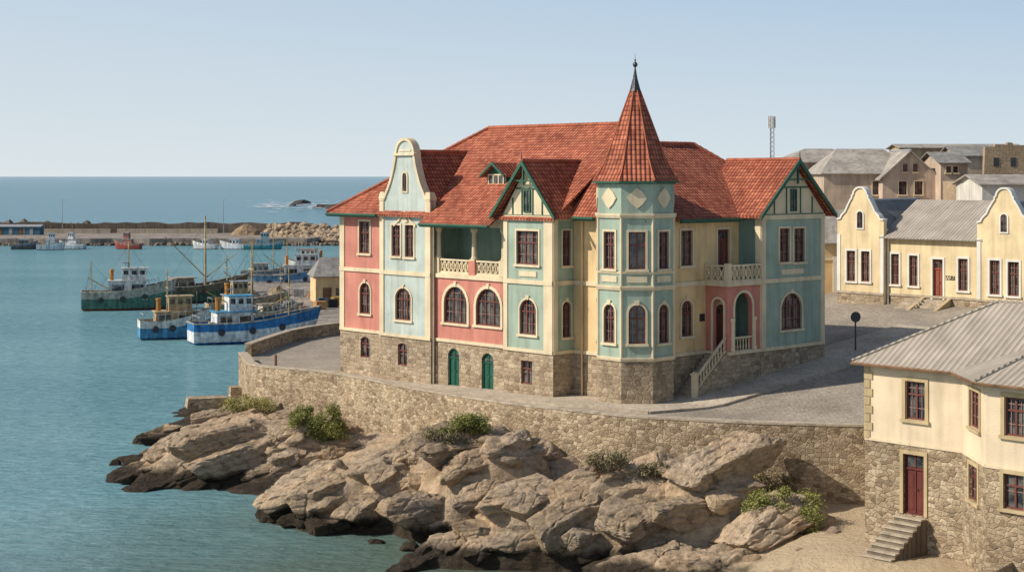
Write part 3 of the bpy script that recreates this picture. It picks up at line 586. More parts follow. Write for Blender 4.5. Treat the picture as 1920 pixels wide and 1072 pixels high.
GS=.14; gx=np.arange(-36,31,GS); gy=np.arange(57,134,GS); GX,GY=np.meshgrid(gx,gy,indexing='ij')
def terr(GX,GY):
    ys=np.interp(GX,shx,shy)+1.5*fbm(GX*.5,GY*.1,5); yv=np.interp(GX,np.concatenate([[-34,-30,-26,-22.],wx[1:]]),np.concatenate([[122,128,131,130.],wy[1:]]))
    zf=np.interp(GX,[-36,-28,-21,-18,-11,-5,1,7,12,16,20,30],[-1.2,-.3,1.6,3.1,2.6,3.,2.9,3.1,2.9,2.2,1.9,2.2]); t=(GY-ys)/np.maximum(2,yv-ys)
    h=np.where(t<0,np.maximum(-2.5,t*6)-.3,-.3+(zf+.3)*np.clip(t,0,1)**.8)
    h=np.where((GX<-20.4)&(t>1),h-(t-1)*22,h)
    sand=sst(6,16,GX)*2.1*sst(-.05,.35,t)+.25*fbm(GX*.4,GY*.4,9)*1.; rk=np.zeros(GX.shape); H_=h.copy()
    wxn,wyn=GX+1.6*fbm(GX*.35,GY*.35,21),GY+1.6*fbm(GX*.35,GY*.35,31)
    for cx,cy,rx,ry,an,hh in MO:
        dx,dy=wxn-cx,wyn-cy; u=(dx*cos(an)+dy*sin(an))/rx; v=(-dx*sin(an)+dy*cos(an))/ry; d=u*u+v*v
        b=hh*(1.14-d**1.1*.8)+.3*u; H_=np.maximum(H_,b); rk=np.maximum(rk,sst(1.5,.9,d))
    sandy=(1-rk)*sst(6,11,GX); H_=np.maximum(H_,np.where(GX>4,sand-rk*1.2,-9)); rm=np.clip(1-sandy,0.03,1)*(.3+.7*rk)
    an=.55; xr=GX*cos(an)+GY*sin(an); yr=-GX*sin(an)+GY*cos(an); xr=xr+.7*fbm(GX*.7,GY*.7,40); yr=yr+.7*fbm(GX*.7,GY*.7,41)
    D=0
    for sx,sy,am,ti,sd,ck in ((5.,1.9,.8,.3,1.,.3),(2.2,.9,.35,.3,11.,.2)):
        f1,f2,C=worley(xr/sx,yr/sy,sd); D=D+am*(C[0]-.5)+ti*((C[1]-.5)*C[3]*sx*.4+(C[2]-.7)*C[4]*sy*.8)-ck*np.exp(-((f2-f1)/.1)**2)
    return H_,D*rm+.15*fbm(GX*2.,GY*2.,50)*rm,sandy,yv,rm
HB,DD,SA,YV,RM=terr(GX,GY)
for _ in range(3):
    Pd=np.pad(DD,1,mode='edge'); DD=(Pd[:-2,1:-1]+2*Pd[1:-1,1:-1]+Pd[2:,1:-1])/4; Pd=np.pad(DD,1,mode='edge'); DD=(Pd[1:-1,:-2]+2*Pd[1:-1,1:-1]+Pd[1:-1,2:])/4
Z=HB+DD+.05*fbm(GX*5,GY*5,60,3)*RM
ok=(GY<YV+1.2)&(Z>-1.3); cell=ok[:-1,:-1]&ok[1:,:-1]&ok[:-1,1:]&ok[1:,1:]
idx=np.full(GX.shape,-1); use=np.zeros(GX.shape,bool)
for a,b in ((0,0),(1,0),(0,1),(1,1)): use[a:use.shape[0]-1+a,b:use.shape[1]-1+b]|=cell
idx[use]=np.arange(use.sum()); ii,jj=np.nonzero(cell)
Fq=np.stack([idx[ii,jj],idx[ii+1,jj],idx[ii+1,jj+1],idx[ii,jj+1]],1)
me=bpy.data.meshes.new('rocky_shore'); vv=np.stack([GX[use],GY[use],Z[use]],1); me.from_pydata(vv.tolist(),[],Fq.tolist())
at_=me.attributes.new('sandy','FLOAT','POINT'); at_.data.foreach_set('value',SA[use].astype(np.float32))
def rockmat(name,attr=True):
    m,t,b,tc=base(name,.92,.2); g=N(t,'ShaderNodeNewGeometry'); pos=g.outputs['Position']
    n1=ramp(t,noise(t,pos,.35,8,None,.6),[(.3,(.30,.205,.125)),(.43,(.52,.375,.235)),(.56,(.42,.32,.22)),(.72,(.62,.475,.325))])
    mp=N(t,'ShaderNodeMapping'); mp.inputs['Rotation'].default_value=(-.35,.25,-.55); mp.inputs['Scale'].default_value=(.45,1.4,3.4); t.links.new(pos,mp.inputs[0])
    st=noise(t,mp.outputs[0],1.1,8,None,.6); c=mixc(t,1.,n1,ramp(t,st,[(.3,.42),(.41,.82),(.5,1.),(.7,1.15)]),'MULTIPLY')
    f2=ramp(t,noise(t,pos,4.,8,None,.7),[(.35,.66),(.55,1.),(.75,1.12)]); c=mixc(t,1.,c,f2,'MULTIPLY')
    isl=ramp(t,g.outputs['Random Per Island'],[(0.,.8),(1.,1.12)]); 
    if not attr: c=mixc(t,1.,c,isl,'MULTIPLY')
    if attr:
        at=N(t,'ShaderNodeAttribute',attribute_name='sandy'); sc2=mixc(t,noise(t,pos,3.,8),(.40,.30,.185),(.56,.44,.29)); c=mixc(t,ramp(t,at.outputs['Fac'],[(.3,0.),(.7,1.)]),c,sc2)
    sz=N(t,'ShaderNodeSeparateXYZ'); t.links.new(pos,sz.inputs[0]); zz=mth(t,'ADD',sz.outputs[2],mth(t,'MULTIPLY',noise(t,pos,.6,4),-1.5))
    wet=ramp(t,zz,[(.0,.11),(.15,.35),(.4,1.)]); c=mixc(t,1.,c,wet,'MULTIPLY'); t.links.new(c,b.inputs['Base Color'])
    hh=mth(t,'ADD',mth(t,'MULTIPLY',st,.9),mth(t,'MULTIPLY',noise(t,pos,4.,10,None,.7),.9)); bump(t,b,hh,.22); return m
ROCK=rockmat('coastal granite'); ROCK2=rockmat('boulder granite',False)
me.materials.append(ROCK); o=bpy.data.objects.new('rocky_shore',me); COL.objects.link(o); struct(o)
def hz(x,y):
    i=int(round((x-gx[0])/GS)); j=int(round((y-gy[0])/GS))
    return float(Z[i,j]) if 0<=i<Z.shape[0] and 0<=j<Z.shape[1] else -9.
def ico(n):
    bm=bmesh.new(); bmesh.ops.create_icosphere(bm,subdivisions=n,radius=1); v=np.array([q.co[:] for q in bm.verts]); f=np.array([[q.index for q in a.verts] for a in bm.faces]); bm.free(); return v/np.linalg.norm(v,axis=1)[:,None],f
I3,I5=ico(3),ico(5)
rs=np.random.RandomState(12); cand=np.argwhere((RM>.75)&(GY<YV-.9)&(Z>-.2)&(SA<.3)&(GX>-25.5)); AV=[];AF=[];nv=0; got=[]
def rotm(yaw,pitch,roll):
    cy,sy,cp,sp_,cr,sr=cos(yaw),sin(yaw),cos(pitch),sin(pitch),cos(roll),sin(roll)
    return np.array([[cy,-sy,0],[sy,cy,0],[0,0,1]])@np.array([[cp,0,sp_],[0,1,0],[-sp_,0,cp]])@np.array([[1,0,0],[0,cr,-sr],[0,sr,cr]])
for it in range(2800):
    i,j=cand[rs.randint(len(cand))]; x,y,z=GX[i,j],GY[i,j],Z[i,j]
    lim=45 if it<500 else 200 if it<1300 else 520
    if len(got)>=lim: continue
    sx=(2.7 if it<500 else 1.5 if it<1300 else .75)*rs.uniform(.75,1.15)*(.7 if x<-22 else 1.); sy=sx*rs.uniform(.38,.55); sz=sx*rs.uniform(.27,.38)
    an=.5; 
    def near(a,b,c):
        dx,dy=x-a,y-b; u=dx*cos(an)+dy*sin(an); v=-dx*sin(an)+dy*cos(an); return (u/(.58*(sx+c)))**2+(v/(.27*(sx+c)))**2<1
    if any(near(a,b,c) for a,b,c in got): continue
    got.append((x,y,sx)); IV,IF=I5 if sx>1.2 else I3
    nm=[(1,0,.25),(-1,0,-.2),(0,1,0),(0,-1,.15),(0,0,1),(0,0,-1)]; ds=list(rs.uniform(.55,.82,6)); nm=[np.array(n_)+rs.normal(0,.18,3) for n_ in nm]
    for _ in range(8): nm.append(rs.normal(0,1,3)); ds.append(rs.uniform(.66,.9))
    r=np.full(len(IV),1.05)
    for n_,d_ in zip(nm,ds):
        n_=n_/np.linalg.norm(n_); dt=IV@n_; r=np.minimum(r,np.where(dt>.04,d_/np.maximum(dt,.04),9))
    Vv=IV*r[:,None]; 
    zz=Vv[:,2]*sz/.3+rs.rand()+1.2*np.sin(Vv[:,0]*2.3+rs.rand()*6)*.3; led=(zz-np.floor(zz)); k=1-.06*np.exp(-((led-.5)/.14)**2)
    xx=Vv[:,0]*sx/1.0+rs.rand()+.3*np.sin(Vv[:,1]*5+rs.rand()*6)+.4*Vv[:,2]; jx=xx-np.floor(xx); k=k-(.10*np.exp(-((jx-.5)/.05)**2) if sx>1.2 else 0)
    yy=Vv[:,1]*sy/.55+rs.rand()+.3*np.sin(Vv[:,0]*4+rs.rand()*6); jy=yy-np.floor(yy); k=k-(.08*np.exp(-((jy-.5)/.06)**2) if sx>1.2 else 0)
    Vv=Vv*np.stack([1-(1-k)*.35,k,k],1)
    Vv=Vv*np.array([sx,sy,sz])*1.3; Vv=Vv@rotm(.5+rs.normal(0,.2),-.2+rs.normal(0,.13),.32+rs.normal(0,.18)).T
    W3=Vv+np.array([x,y,0]); Vv[:,2]+=.16*min(1,sx)*(vn(W3[:,0]*1.6,W3[:,1]*1.6+Vv[:,2]*2,71)-.5)+.07*(vn(W3[:,0]*4.5,W3[:,1]*4.5+Vv[:,2]*5,72)-.5)
    AV.append(Vv+np.array([x,y,z-.25*sz])); AF.append(IF+nv); nv+=len(IV)
me=bpy.data.meshes.new('fractured_bedrock'); me.from_pydata(np.concatenate(AV).tolist(),[],np.concatenate(AF).tolist()); me.materials.append(ROCK2); o=bpy.data.objects.new('fractured_bedrock',me); COL.objects.link(o); struct(o)
def boulder(loc,s,seed,tag=None,m=None):
    rnd=random.Random(seed); bm=bmesh.new(); bmesh.ops.create_icosphere(bm,subdivisions=4,radius=1)
    Pn=[(Vector((rnd.gauss(0,1),rnd.gauss(0,1),rnd.gauss(0,1))).normalized(),rnd.uniform(.55,.9)) for _ in range(13)]
    for v in bm.verts:
        p=v.co.normalized(); r=min([1.05]+[d/p.dot(n) for n,d in Pn if p.dot(n)>.05]); r*=1+.05*mn.noise(p*3+Vector((seed,0,0)))+.03*mn.noise(p*9); v.co=Vector((p.x*r*s[0],p.y*r*s[1],p.z*r*s[2]))
    me=bpy.data.meshes.new('boulder'); bm.to_mesh(me); bm.free(); me.materials.append(m or ROCK2); o=bpy.data.objects.new('boulder',me); COL.objects.link(o); o.location=loc; o.rotation_euler=(0,0,rnd.uniform(0,6))
    if tag: settag(o,*tag)
    return o
def onterr(px,py):
    for D in np.arange(66,125,.25):
        q=at(px,py,D)
        if q.z<=max(0,hz(q.x,q.y)): return q
    return atz(px,py,0)
BL=[(540,860,1.15,'rounded boulder just left of the dense green shrub, beside the sea wall'),(430,850,1.2,'grey boulder on the left rock point above the water'),(800,1003,.9,'dark wet boulder at the waterline in front of the middle outcrop'),(705,1020,.7,'small dark rock poking from the water off the middle outcrop'),
(215,872,.7,'small isolated dark rock in the water off the left point'),(1070,1010,1.1,'square-edged boulder at the foot of the largest outcrop'),(1170,1030,1.2,'broad flat boulder low on the shore beside the sand'),(1390,1000,.9,'pale boulder lying on the sand left of the round bush'),(1290,1040,.8,'small tan boulder half buried in the sand'),
(1560,1000,.55,'small stone at the foot of the sea wall near the door steps'),(770,1032,.8,'low black rock awash left of the bottom centre'),(1330,905,1.3,'big rounded block crowning the right end of the largest outcrop'),(640,850,1.,'tan boulder below the dense green shrub'),(390,912,.9,'black tide-stained boulder at the left point waterline'),(1230,1058,.6,'small brown stone at the edge of the sand'),(900,1040,1.,'cracked brown boulder at the bottom of the central shore'),
(1440,1030,.5,'small pale stone on the sand below the round green bush'),(1500,1035,.35,'smallest stone on the sand, left of the door steps'),(1410,1050,.7,'flat tan rock breaking through the sand near the bottom edge'),(1350,1062,.55,'grey brown rock at the bottom edge between sand and outcrop')]
for i,(px,py,s,lb) in enumerate(BL):
    p=onterr(px,py); boulder((p.x,p.y+.3,p.z-s*.1),(s,s*.8,s*.6),i+3,(lb,'boulder'))
for px,py,z,w,d,h,lb in ((388,744,1.6,1.5,.8,.3,'flat stone slab jutting out at the far left foot of the sea wall'),(446,724,2.2,.6,.6,1.,'short square stone pier against the left end of the sea wall')):
    p=atz(px,py,z+h); k=MB(); k.prism([(-w-.1,-d-.1,-h*2),(w+.1,-d-.1,-h*2),(w+.1,d+.1,-h*2),(-w-.1,d+.1,-h*2)],[(-w,-d,h/2),(w,-d,h/2),(w,d,h/2),(-w,d,h/2)]); o=k.build('stone_block',STW,tag=(lb,'stone block')); o.location=(p.x,p.y,z+h/2); o.rotation_euler=(0,0,.3)
# shrubs
def leafm(name,a,b_):
    m,t,b,tc=base(name,.6,.2); g=N(t,'ShaderNodeNewGeometry'); c=mixc(t,g.outputs['Random Per Island'],a,b_); t.links.new(c,b.inputs['Base Color']); return m
LG=leafm('olive green leaves',(.07,.085,.02),(.29,.28,.07)); LY=leafm('dry yellow leaves',(.18,.17,.045),(.36,.32,.10)); LD=leafm('dull grey leaves',(.10,.085,.04),(.27,.22,.11))
def shrub(px,py,rx,rz,n,m,lb,seed,up=0.):
    p=onterr(px,py+rz*15); rnd=random.Random(seed)
    t=thing('shrub',lb,'shrub',(p.x,p.y+.4,p.z+up)); cl=[(rnd.uniform(-.85,.85)*rx,rnd.uniform(-.6,.6)*rx*.8,rnd.uniform(.05,1.)**1.2*rz,rnd.uniform(.14,.34)*rx) for _ in range(22)]
    k=MB()
    for i in range(n):
        c=rnd.choice(cl); d=Vector((rnd.gauss(0,1),rnd.gauss(0,1),rnd.gauss(0,1))).normalized()*c[3]*rnd.uniform(.4,1.35); d.z*=.75; o=Vector(c[:3])*1.+d; o.z=max(o.z-(abs(o.x)/rx)**2*rz*.3,-.3)
        a=Vector((rnd.gauss(0,1),rnd.gauss(0,1),rnd.gauss(0,.7))).normalized()*rnd.uniform(.035,.08); b=a.orthogonal().normalized()*rnd.uniform(.015,.035)
        k.add([o-a,o+b,o+a,o-b],[(0,1,2,3)])
    k.build('foliage',m,t,uv=False); k=MB()
    for c in cl: k.tube((rnd.uniform(-.1,.1),0,-.5-up),c[:3],.03,.012,5)
    k.build('stem',BROWN,t,uv=False)
shrub(600,800,1.9,2.1,15000,LG,'dense dark green shrub against the sea wall, left of centre',1,.2)
shrub(868,820,1.4,1.1,6000,LG,'bright green shrub on the slope, upper half of the centre clump',2,.6)
shrub(828,850,1.5,1.,6000,LD,'dull olive shrub hanging down the rock below the bright green one',3,.6)
shrub(1475,970,1.9,1.8,14000,LG,'round green bush on the sand near the right house',4,.1)
shrub(1452,925,1.5,.8,3500,LD,'dry twiggy bush just above the round green bush',5,.4)
shrub(1140,888,1.1,.6,2200,LD,'small dry tuft on top of the largest outcrop',6,.6)
shrub(1228,903,.8,.5,1400,LD,'tiny grey tuft right of the outcrop crest',7,.6)
shrub(520,752,1.8,.6,4200,LY,'yellowish low plant nearest the wall, at the left of the slope',8,.6)
shrub(475,775,2.,.55,4800,LY,'yellow green mat of plants above the left point rocks',9,.7)
shrub(612,835,1.4,.6,3000,LG,'low green patch spilling under the dense dark shrub',10,.6)
# ================= SEA
m,t,b,tc=base('sea water',.12,.5); g=N(t,'ShaderNodeNewGeometry'); pos=g.outputs['Position']
w1=noise(t,pos,.85,6,(.8,2.,1),.6); w2=noise(t,pos,.02,4,(.5,2.,1)); w3=noise(t,pos,2.6,5,(.8,1.7,1)); w4=noise(t,pos,.16,3,(.7,2.2,1))
sub=N(t,'ShaderNodeVectorMath',operation='DISTANCE'); sub.inputs[1].default_value=(3,74,0); t.links.new(pos,sub.inputs[0])
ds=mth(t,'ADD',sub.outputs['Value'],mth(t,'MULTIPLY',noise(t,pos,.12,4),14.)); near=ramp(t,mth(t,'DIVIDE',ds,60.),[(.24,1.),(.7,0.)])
sy=N(t,'ShaderNodeSeparateXYZ'); t.links.new(pos,sy.inputs[0]); far=ramp(t,mth(t,'DIVIDE',sy.outputs[1],1200.),[(.3,0.),(.6,1.)]); far_haze=ramp(t,mth(t,'DIVIDE',sy.outputs[1],16000.),[(.05,0.),(1.,1.)])
c=mixc(t,ramp(t,w2,[(.35,0.),(.65,1.)]),(.115,.265,.295),(.165,.33,.355)); c=mixc(t,far,c,(.10,.24,.315)); c=mixc(t,far_haze,c,(.20,.34,.42)); c=mixc(t,ramp(t,w1,[(.35,0.),(.7,1.)]),mixc(t,.3,c,(.03,.12,.15)),mixc(t,.35,c,(.32,.48,.51))); c=mixc(t,near,c,(.105,.135,.09))  # pale horizon haze is painted into the water colour by distance
di=N(t,'ShaderNodeBsdfDiffuse'); t.links.new(c,di.inputs['Color']); gl=N(t,'ShaderNodeBsdfGlossy',{'Roughness':.07})
hh=mth(t,'ADD',mth(t,'ADD',w1,mth(t,'MULTIPLY',w4,1.6)),mth(t,'MULTIPLY',w3,.35)); bp=N(t,'ShaderNodeBump',{'Distance':.34,'Strength':1.}); t.links.new(hh,bp.inputs['Height'])
for q in (di,gl): t.links.new(bp.outputs[0],q.inputs['Normal'])
lw=N(t,'ShaderNodeFresnel',{'IOR':1.33}); t.links.new(bp.outputs[0],lw.inputs['Normal']); fac=mth(t,'MINIMUM',mth(t,'MULTIPLY',lw.outputs[0],1.),.4)
mx=N(t,'ShaderNodeMixShader'); t.links.new(fac,mx.inputs[0]); t.links.new(di.outputs[0],mx.inputs[1]); t.links.new(gl.outputs[0],mx.inputs[2]); t.links.new(mx.outputs[0],t.nodes['Material Output'].inputs[0])
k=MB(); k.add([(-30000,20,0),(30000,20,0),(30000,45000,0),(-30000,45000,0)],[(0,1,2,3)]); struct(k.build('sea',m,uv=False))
# ================= HARBOUR
rnd=random.Random(11); k=MB(); x0,x1=-185,-56; pts=[(x0,440)]+[(x0+(x1-x0)*i/24,438+rnd.uniform(-1.2,1.2)) for i in range(1,25)]+[(x1+3,452),(x1-2,484),(x0,484)]
k.prism([(x,y,-1) for x,y in pts],[(x,y,1.9) for x,y in pts]); struct(k.build('pier',CONC))
k=MB(); n=40; top=[(x0+(-60-x0)*i/n,4.9+rnd.uniform(-.35,.3)) for i in range(n+1)]; bwr=thing('breakwater_wall','long brown uneven breakwater wall behind the harbour pier','breakwater',(0,482,0)); BW=Fr(bwr,(0,0),(0,-1))
k.fpoly(BW,[(x0,1.5)]+top+[(-60,1.5)],-1.5,1.5); k.build('stone_wall',plaster('brown breakwater',(.18,.14,.11),.45,.95,.15,.12),bwr)
for a,b in ((x0,-120),(-118,-88)):
    k=MB(); k.fbox(BW,a,b,3.,4.,1.9,3.2); k.build('kerb_wall',COPE,bwr)
DROCK=plaster('dark rubble',(.24,.185,.135),.5,.95,.1,.3)
def rubheap(name,px0,px1,D,z,n,sz,lb,wd=14,m=None):
    rnd=random.Random(n); bm=bmesh.new()
    for i in range(n):
        t=rnd.random(); x=at(px0+(px1-px0)*t,400,D).x; y=D+rnd.uniform(-1,1)*wd; zz=z*(1-abs(y-D)/(wd+2))*rnd.uniform(.5,1.)
        r=bmesh.ops.create_icosphere(bm,subdivisions=1,radius=sz*rnd.uniform(.5,1.2))
        for v in r['verts']: v.co=Vector((v.co.x*rnd.uniform(.7,1.3)+x,v.co.y*rnd.uniform(.7,1.3)+y,v.co.z*rnd.uniform(.6,1.)+zz))
    me=bpy.data.meshes.new(name); bm.to_mesh(me); bm.free(); me.materials.append(m or ROCK2); o=bpy.data.objects.new(name,me); COL.objects.link(o); settag(o,lb,'rocks',kind='stuff')
rubheap('breakwater_rocks',505,720,462,4.8,1100,1.3,'rubble rock mound at the end of the breakwater',16)
rubheap('pier_rocks',-80,180,499,4.6,260,1.5,'loose rocks piled behind the harbour wall',14,DROCK)
rubheap('waterline_rocks',-80,640,438,.6,520,.7,'small rocks along the waterline foot of the harbour pier',2.,DROCK)
def heap(px,py,z,r,h,m,lb,cat,name):
    p=atz(px,py,z); rr=random.Random(int(px)); k=MB(); k.lathe((0,0,0),[(r*1.05,-.1),(r,.05),(r*.75,h*.45),(r*.4,h*.8),(r*.1,h)],14)
    k.v=[(x*(1+.25*mn.noise(Vector((x*1.3+px,y*1.3,z_)))),y*(1+.25*mn.noise(Vector((x*1.1,y*1.1+px,z_)))),z_*(1+.3*mn.noise(Vector((x*2,y*2,z_+px))))) for x,y,z_ in k.v]
    o=k.build(name,m,tag=(lb,cat)); o.location=(p.x,p.y,z); o.rotation_euler=(0,0,rr.uniform(0,3))
heap(462,440,1.9,4.8,3.,plaster('sand heap',(.36,.25,.15),.3,.95,.2),'tan sand heap on the harbour pier','sand heap','sand_heap')
a=at(40,440,466); t=thing('blue_shed','long blue shed at the left end of the harbour pier','shed',(a.x,a.y,1.9))
k=MB(); k.box(-7.5,6,-2,2,0,2.4); k.build('wall',plaster('blue shed paint',(.06,.14,.19),.2),t); MB().prism([(-7.8,-2.3,2.4),(6.3,-2.3,2.4),(6.3,2.3,2.4),(-7.8,2.3,2.4)],[(-7.8,-.1,3.),(6.3,-.1,3.),(6.3,.1,3.),(-7.8,.1,3.)]).build('roof',GREYM,t)
for i in range(4): MB().box(-6+i*3,-5+i*3,-2.06,-1.98,.1,1.9).build('door',GREYM if i%2 else BROWN,t)
for px,py0,D,lb in ((117,375,476,'thin lamp post on the breakwater, left one'),(419,374,476,'thin lamp post on the breakwater, right one')):
    a=at(px,py0,D); k=MB(); k.tube((a.x,D,1.9),(a.x,D,a.z),.12,.07); k.tube((a.x,D,a.z),(a.x+1.,D-.3,a.z+.1),.07); k.build('lamp_post',GREYM,tag=(lb,'lamp post'))
FOAM=plaster('sea foam',(.78,.81,.83),.1,.9); BLK=plaster('wet black rock',(.07,.06,.05))
for i,(px,py,s) in enumerate(((556,384,6),(570,382,9),(548,386,4),(600,390,5),(612,388,7),(628,392,8),(640,390,8))):
    p=atz(px,py,0); boulder((p.x,p.y,-.2),(s*.95,s*.7,s*.38),90+i,('dark offshore rock in white surf, number %s from the left'%['first','second','third','fourth','fifth','sixth','seventh'][[1,2,0,3,4,5,6].index(i) if i<3 else i],'rock'),BLK)
rnd=random.Random(5); k=MB()
for i in range(170):
    px=rnd.choice([rnd.gauss(528,30),rnd.gauss(598,24),rnd.uniform(465,640)]); py=rnd.gauss(385,4.5); p=atz(px,max(377,py),0); w=rnd.uniform(.8,5.5); d=rnd.uniform(.8,4.5); n=9
    k.add([(p.x+w*cos(j*2*pi/n)*rnd.uniform(.4,1.3),p.y+d*sin(j*2*pi/n)*rnd.uniform(.4,1.3),.06+i*.003) for j in range(n)],[tuple(range(n))])
settag(k.build('surf',FOAM,uv=False),'white surf breaking over the offshore rocks','surf',kind='stuff')
# boats
PT={}
def paint(c):
    if c not in PT: PT[c]=plaster('boat paint %d'%len(PT),c,.4,.6,.01,2.2)
    return PT[c]
def boat(label,px,py,head,L,B,fb,hc,tc_,cab=None,masts=(),booms=(),deckc=(.3,.22,.14),boot=(.25,.05,.03),gear=(.25,.2,.12),name='fishing_boat',group=None,det=True):
    p=atz(px,py,0); r=thing(name,label,'boat',(p.x,p.y,0),math.radians(head),group)
    n=16; lev=[(-.5,.55),(0.,.86),(.12*fb,.9),(.62*fb,.97),(1.,1.)]
    def st(t,li):
        bw=B/2*max(0.,1-t**3.2)**.75*(.8+.2*min(1,t*3)); sh=fb*(1+.8*t**2.4+.12*(1-t)**2); z,w=lev[li]
        if li==4: z=sh
        elif li==3: z=sh*.62
        x=-L/2+L*t+(.05*L*t**4)*(z/fb)-(.03*L*(1-t)**6)*(-1 if z<.1 else 1); return x,bw*w,z
    def sheet(l0_,l1_,nm,m):
        mb=MB()
        for sg in (1,-1):
            g=[[st(i/n,l) for l in (l0_,l1_)] for i in range(n+1)]
            for i in range(n): mb.add([(a[0],sg*a[1],a[2]) for a in (g[i][0],g[i+1][0],g[i+1][1],g[i][1])],[(0,1,2,3)])
        a,b=st(0,l0_),st(0,l1_); mb.add([(a[0],a[1],a[2]),(a[0],-a[1],a[2]),(b[0],-b[1],b[2]),(b[0],b[1],b[2])],[(0,1,2,3)]); return mb.build(nm,m,r)
    sheet(0,2,'boot_stripe',paint(boot)); sheet(2,3,'hull',paint(hc)); sheet(3,4,'bulwark',paint(tc_))
    mb=MB(); E_=[st(i/n,3) for i in range(n+1)]; mb.add([(x,y*.97,z+.02) for x,y,z in E_]+[(x,-y*.97,z+.02) for x,y,z in reversed(E_)],[tuple(range(2*n+2))]); mb.build('deck',paint(deckc),r)
    mb=MB(); E_=[st(i/n,4) for i in range(n+1)]
    for sg in (1,-1):
        for a,b in zip(E_,E_[1:]): mb.tube((a[0],sg*a[1],a[2]),(b[0],sg*b[1],b[2]),.07*L/12,n=5)
    a=E_[0]; mb.tube((a[0],a[1],a[2]),(a[0],-a[1],a[2]),.07*L/12,n=5); mb.build('gunwale',paint((.5,.45,.36)) ,r)
    if cab:
        x0,x1,h,w,col,rc,lv=cab; x0*=L;x1*=L; zd=fb*.62; cw=B*w/2
        mb=MB(); mb.prism([(x0,-cw,zd),(x1,-cw,zd),(x1,cw,zd),(x0,cw,zd)],[(x0+.1,-cw*.93,zd+h),(x1-.15,-cw*.93,zd+h),(x1-.15,cw*.93,zd+h),(x0+.1,cw*.93,zd+h)]); cb=mb.build('cabin',paint(col),r)
        MB().box(x0-.1,x1+.25,-cw-.1,cw+.1,zd+h,zd+h+.12).build('cabin_roof',paint(rc),cb)
        tops=[(x0,x1,zd,h)]
        if lv:
            mx0=x0+(x1-x0)*.35; MB().box(mx0-.1,x1+.1,-cw*.8,cw*.8,zd+h+1.75,zd+h+1.87).build('wheelhouse_roof',paint(rc),cb)
            mb=MB(); mb.box(mx0,x1-.15,-cw*.7,cw*.7,zd+h+.12,zd+h+1.75); mb.build('wheelhouse',paint(col),cb); tops=[(mx0,x1-.15,zd+h,1.85),(x0,x1,zd,h)]
            if det:
                MB().lathe((x0+.5,0,zd+h+.12),[(.28,0),(.28,1.2),(.34,1.25),(.34,1.5),(.2,1.5)],10).build('funnel',paint((.5,.22,.05)),cb)
                mb=MB(); mb.tube((mx0+.5,0,zd+h+1.87),(mx0+.5,0,zd+h+4.),.035,.015,5); mb.box(mx0+.1,mx0+.9,-.12,.12,zd+h+2.5,zd+h+2.62); mb.build('aerial',GREYM,cb)
        for ti,(xa,xb,za,hh_) in enumerate(tops):
            ww=cw*.7 if (lv and ti==0) else cw*.965
            if det or ti==0:
                nw=3 if ti==0 else 2
                for i in range(nw):
                    xx=xa+(xb-xa)*(i+.5)/nw; ss=(xb-xa)/nw*.3
                    for sg in (-1,1): MB().box(xx-ss,xx+ss,sg*ww-.03,sg*ww+.03,za+hh_*.5,za+hh_*.82).build('window',GLASS,cb)
                MB().box(xb-.1,xb+.05,-ww*.8,ww*.8,za+hh_*.52,za+hh_*.82).build('window',GLASS,cb)
    zt=fb*.62
    for x,h,rr in masts:
        mb=MB(); mb.tube((x*L,0,zt),(x*L,0,h),rr,rr*.6,8); mb.box(x*L-.05,x*L+.05,-B*.22,B*.22,h*.72,h*.72+.09); mb.build('mast',paint((.55,.42,.22)),r)
        mb=MB()
        for q in ((min(.46*L,x*L+.42*h),0,fb*1.5),(max(-.48*L,x*L-.45*h),0,fb*1.1),(x*L+.3,B*.45,fb),(x*L-.3,-B*.45,fb)): mb.tube((x*L,0,h*.95),q,.011*max(1,L/9),n=3)
        mb.build('rigging',METAL,r,uv=False)
    for xa,za,xb,zb_ in booms: mb=MB(); mb.tube((xa*L,0,za),(xb*L,0,zb_),.09,.06,6); mb.build('boom',paint((.5,.35,.12)),r)
    if det:
        rnd=random.Random(int(px)); 
        for j,gc in enumerate((gear,(.12,.1,.08),(.4,.16,.05),(.4,.36,.28))):
            mb=MB()
            for i in range(18 if j==0 else 7):
                x=rnd.uniform(-.42,.36)*L; y=rnd.uniform(-.34,.34)*B
                if cab and cab[0]*L-.3<x<cab[1]*L+.3: continue
                s=rnd.uniform(.15,.5); mb.lathe((x,y,zt+.2+s*.3),[(s,-.2),(s*.9,s*.5),(s*.5,s*.9),(.03,s*1.05)],7,rnd.random())
            if mb.v: mb.build('fishing_gear',paint(gc),r)
        for i in range(6):
            x=rnd.uniform(-.42,.4)*L; y=rnd.uniform(-.3,.25)*B; MB().box(x,x+.6,y-.3,y+.3,zt,fb+rnd.uniform(.1,.7)).build('deck_box',paint(rnd.choice([(.45,.4,.3),(.1,.2,.3),(.3,.12,.06),(.5,.48,.42)])),r)
        mb=MB(); f=lambda i: st(min(1,max(0,.04+i*.1)),4)
        for sg in (1,-1):
            for i in range(9): a=f(i); mb.tube((a[0],sg*a[1],a[2]),(a[0],sg*a[1],a[2]+.75),.03,n=4)
            for i in range(8): a,b=f(i),f(i+1); mb.tube((a[0],sg*a[1],a[2]+.75),(b[0],sg*b[1],b[2]+.75),.025,n=4)
        a=f(0); mb.tube((a[0],a[1],a[2]+.75),(a[0],-a[1],a[2]+.75),.025,n=4); mb.build('rail',paint((.6,.6,.58)),r)
        for i in range(3):
            a=st(.2+.25*i,3); mb=MB(); mb.lathe((0,0,-.1),[(.18,0),(.36,.02),(.4,.1),(.36,.18),(.18,.2)],12); q=mb.build('tyre_fender',METAL,r); q.location=(a[0],-a[1]-.1,a[2]-.1); q.rotation_euler=(pi/2,0,0)
    return r
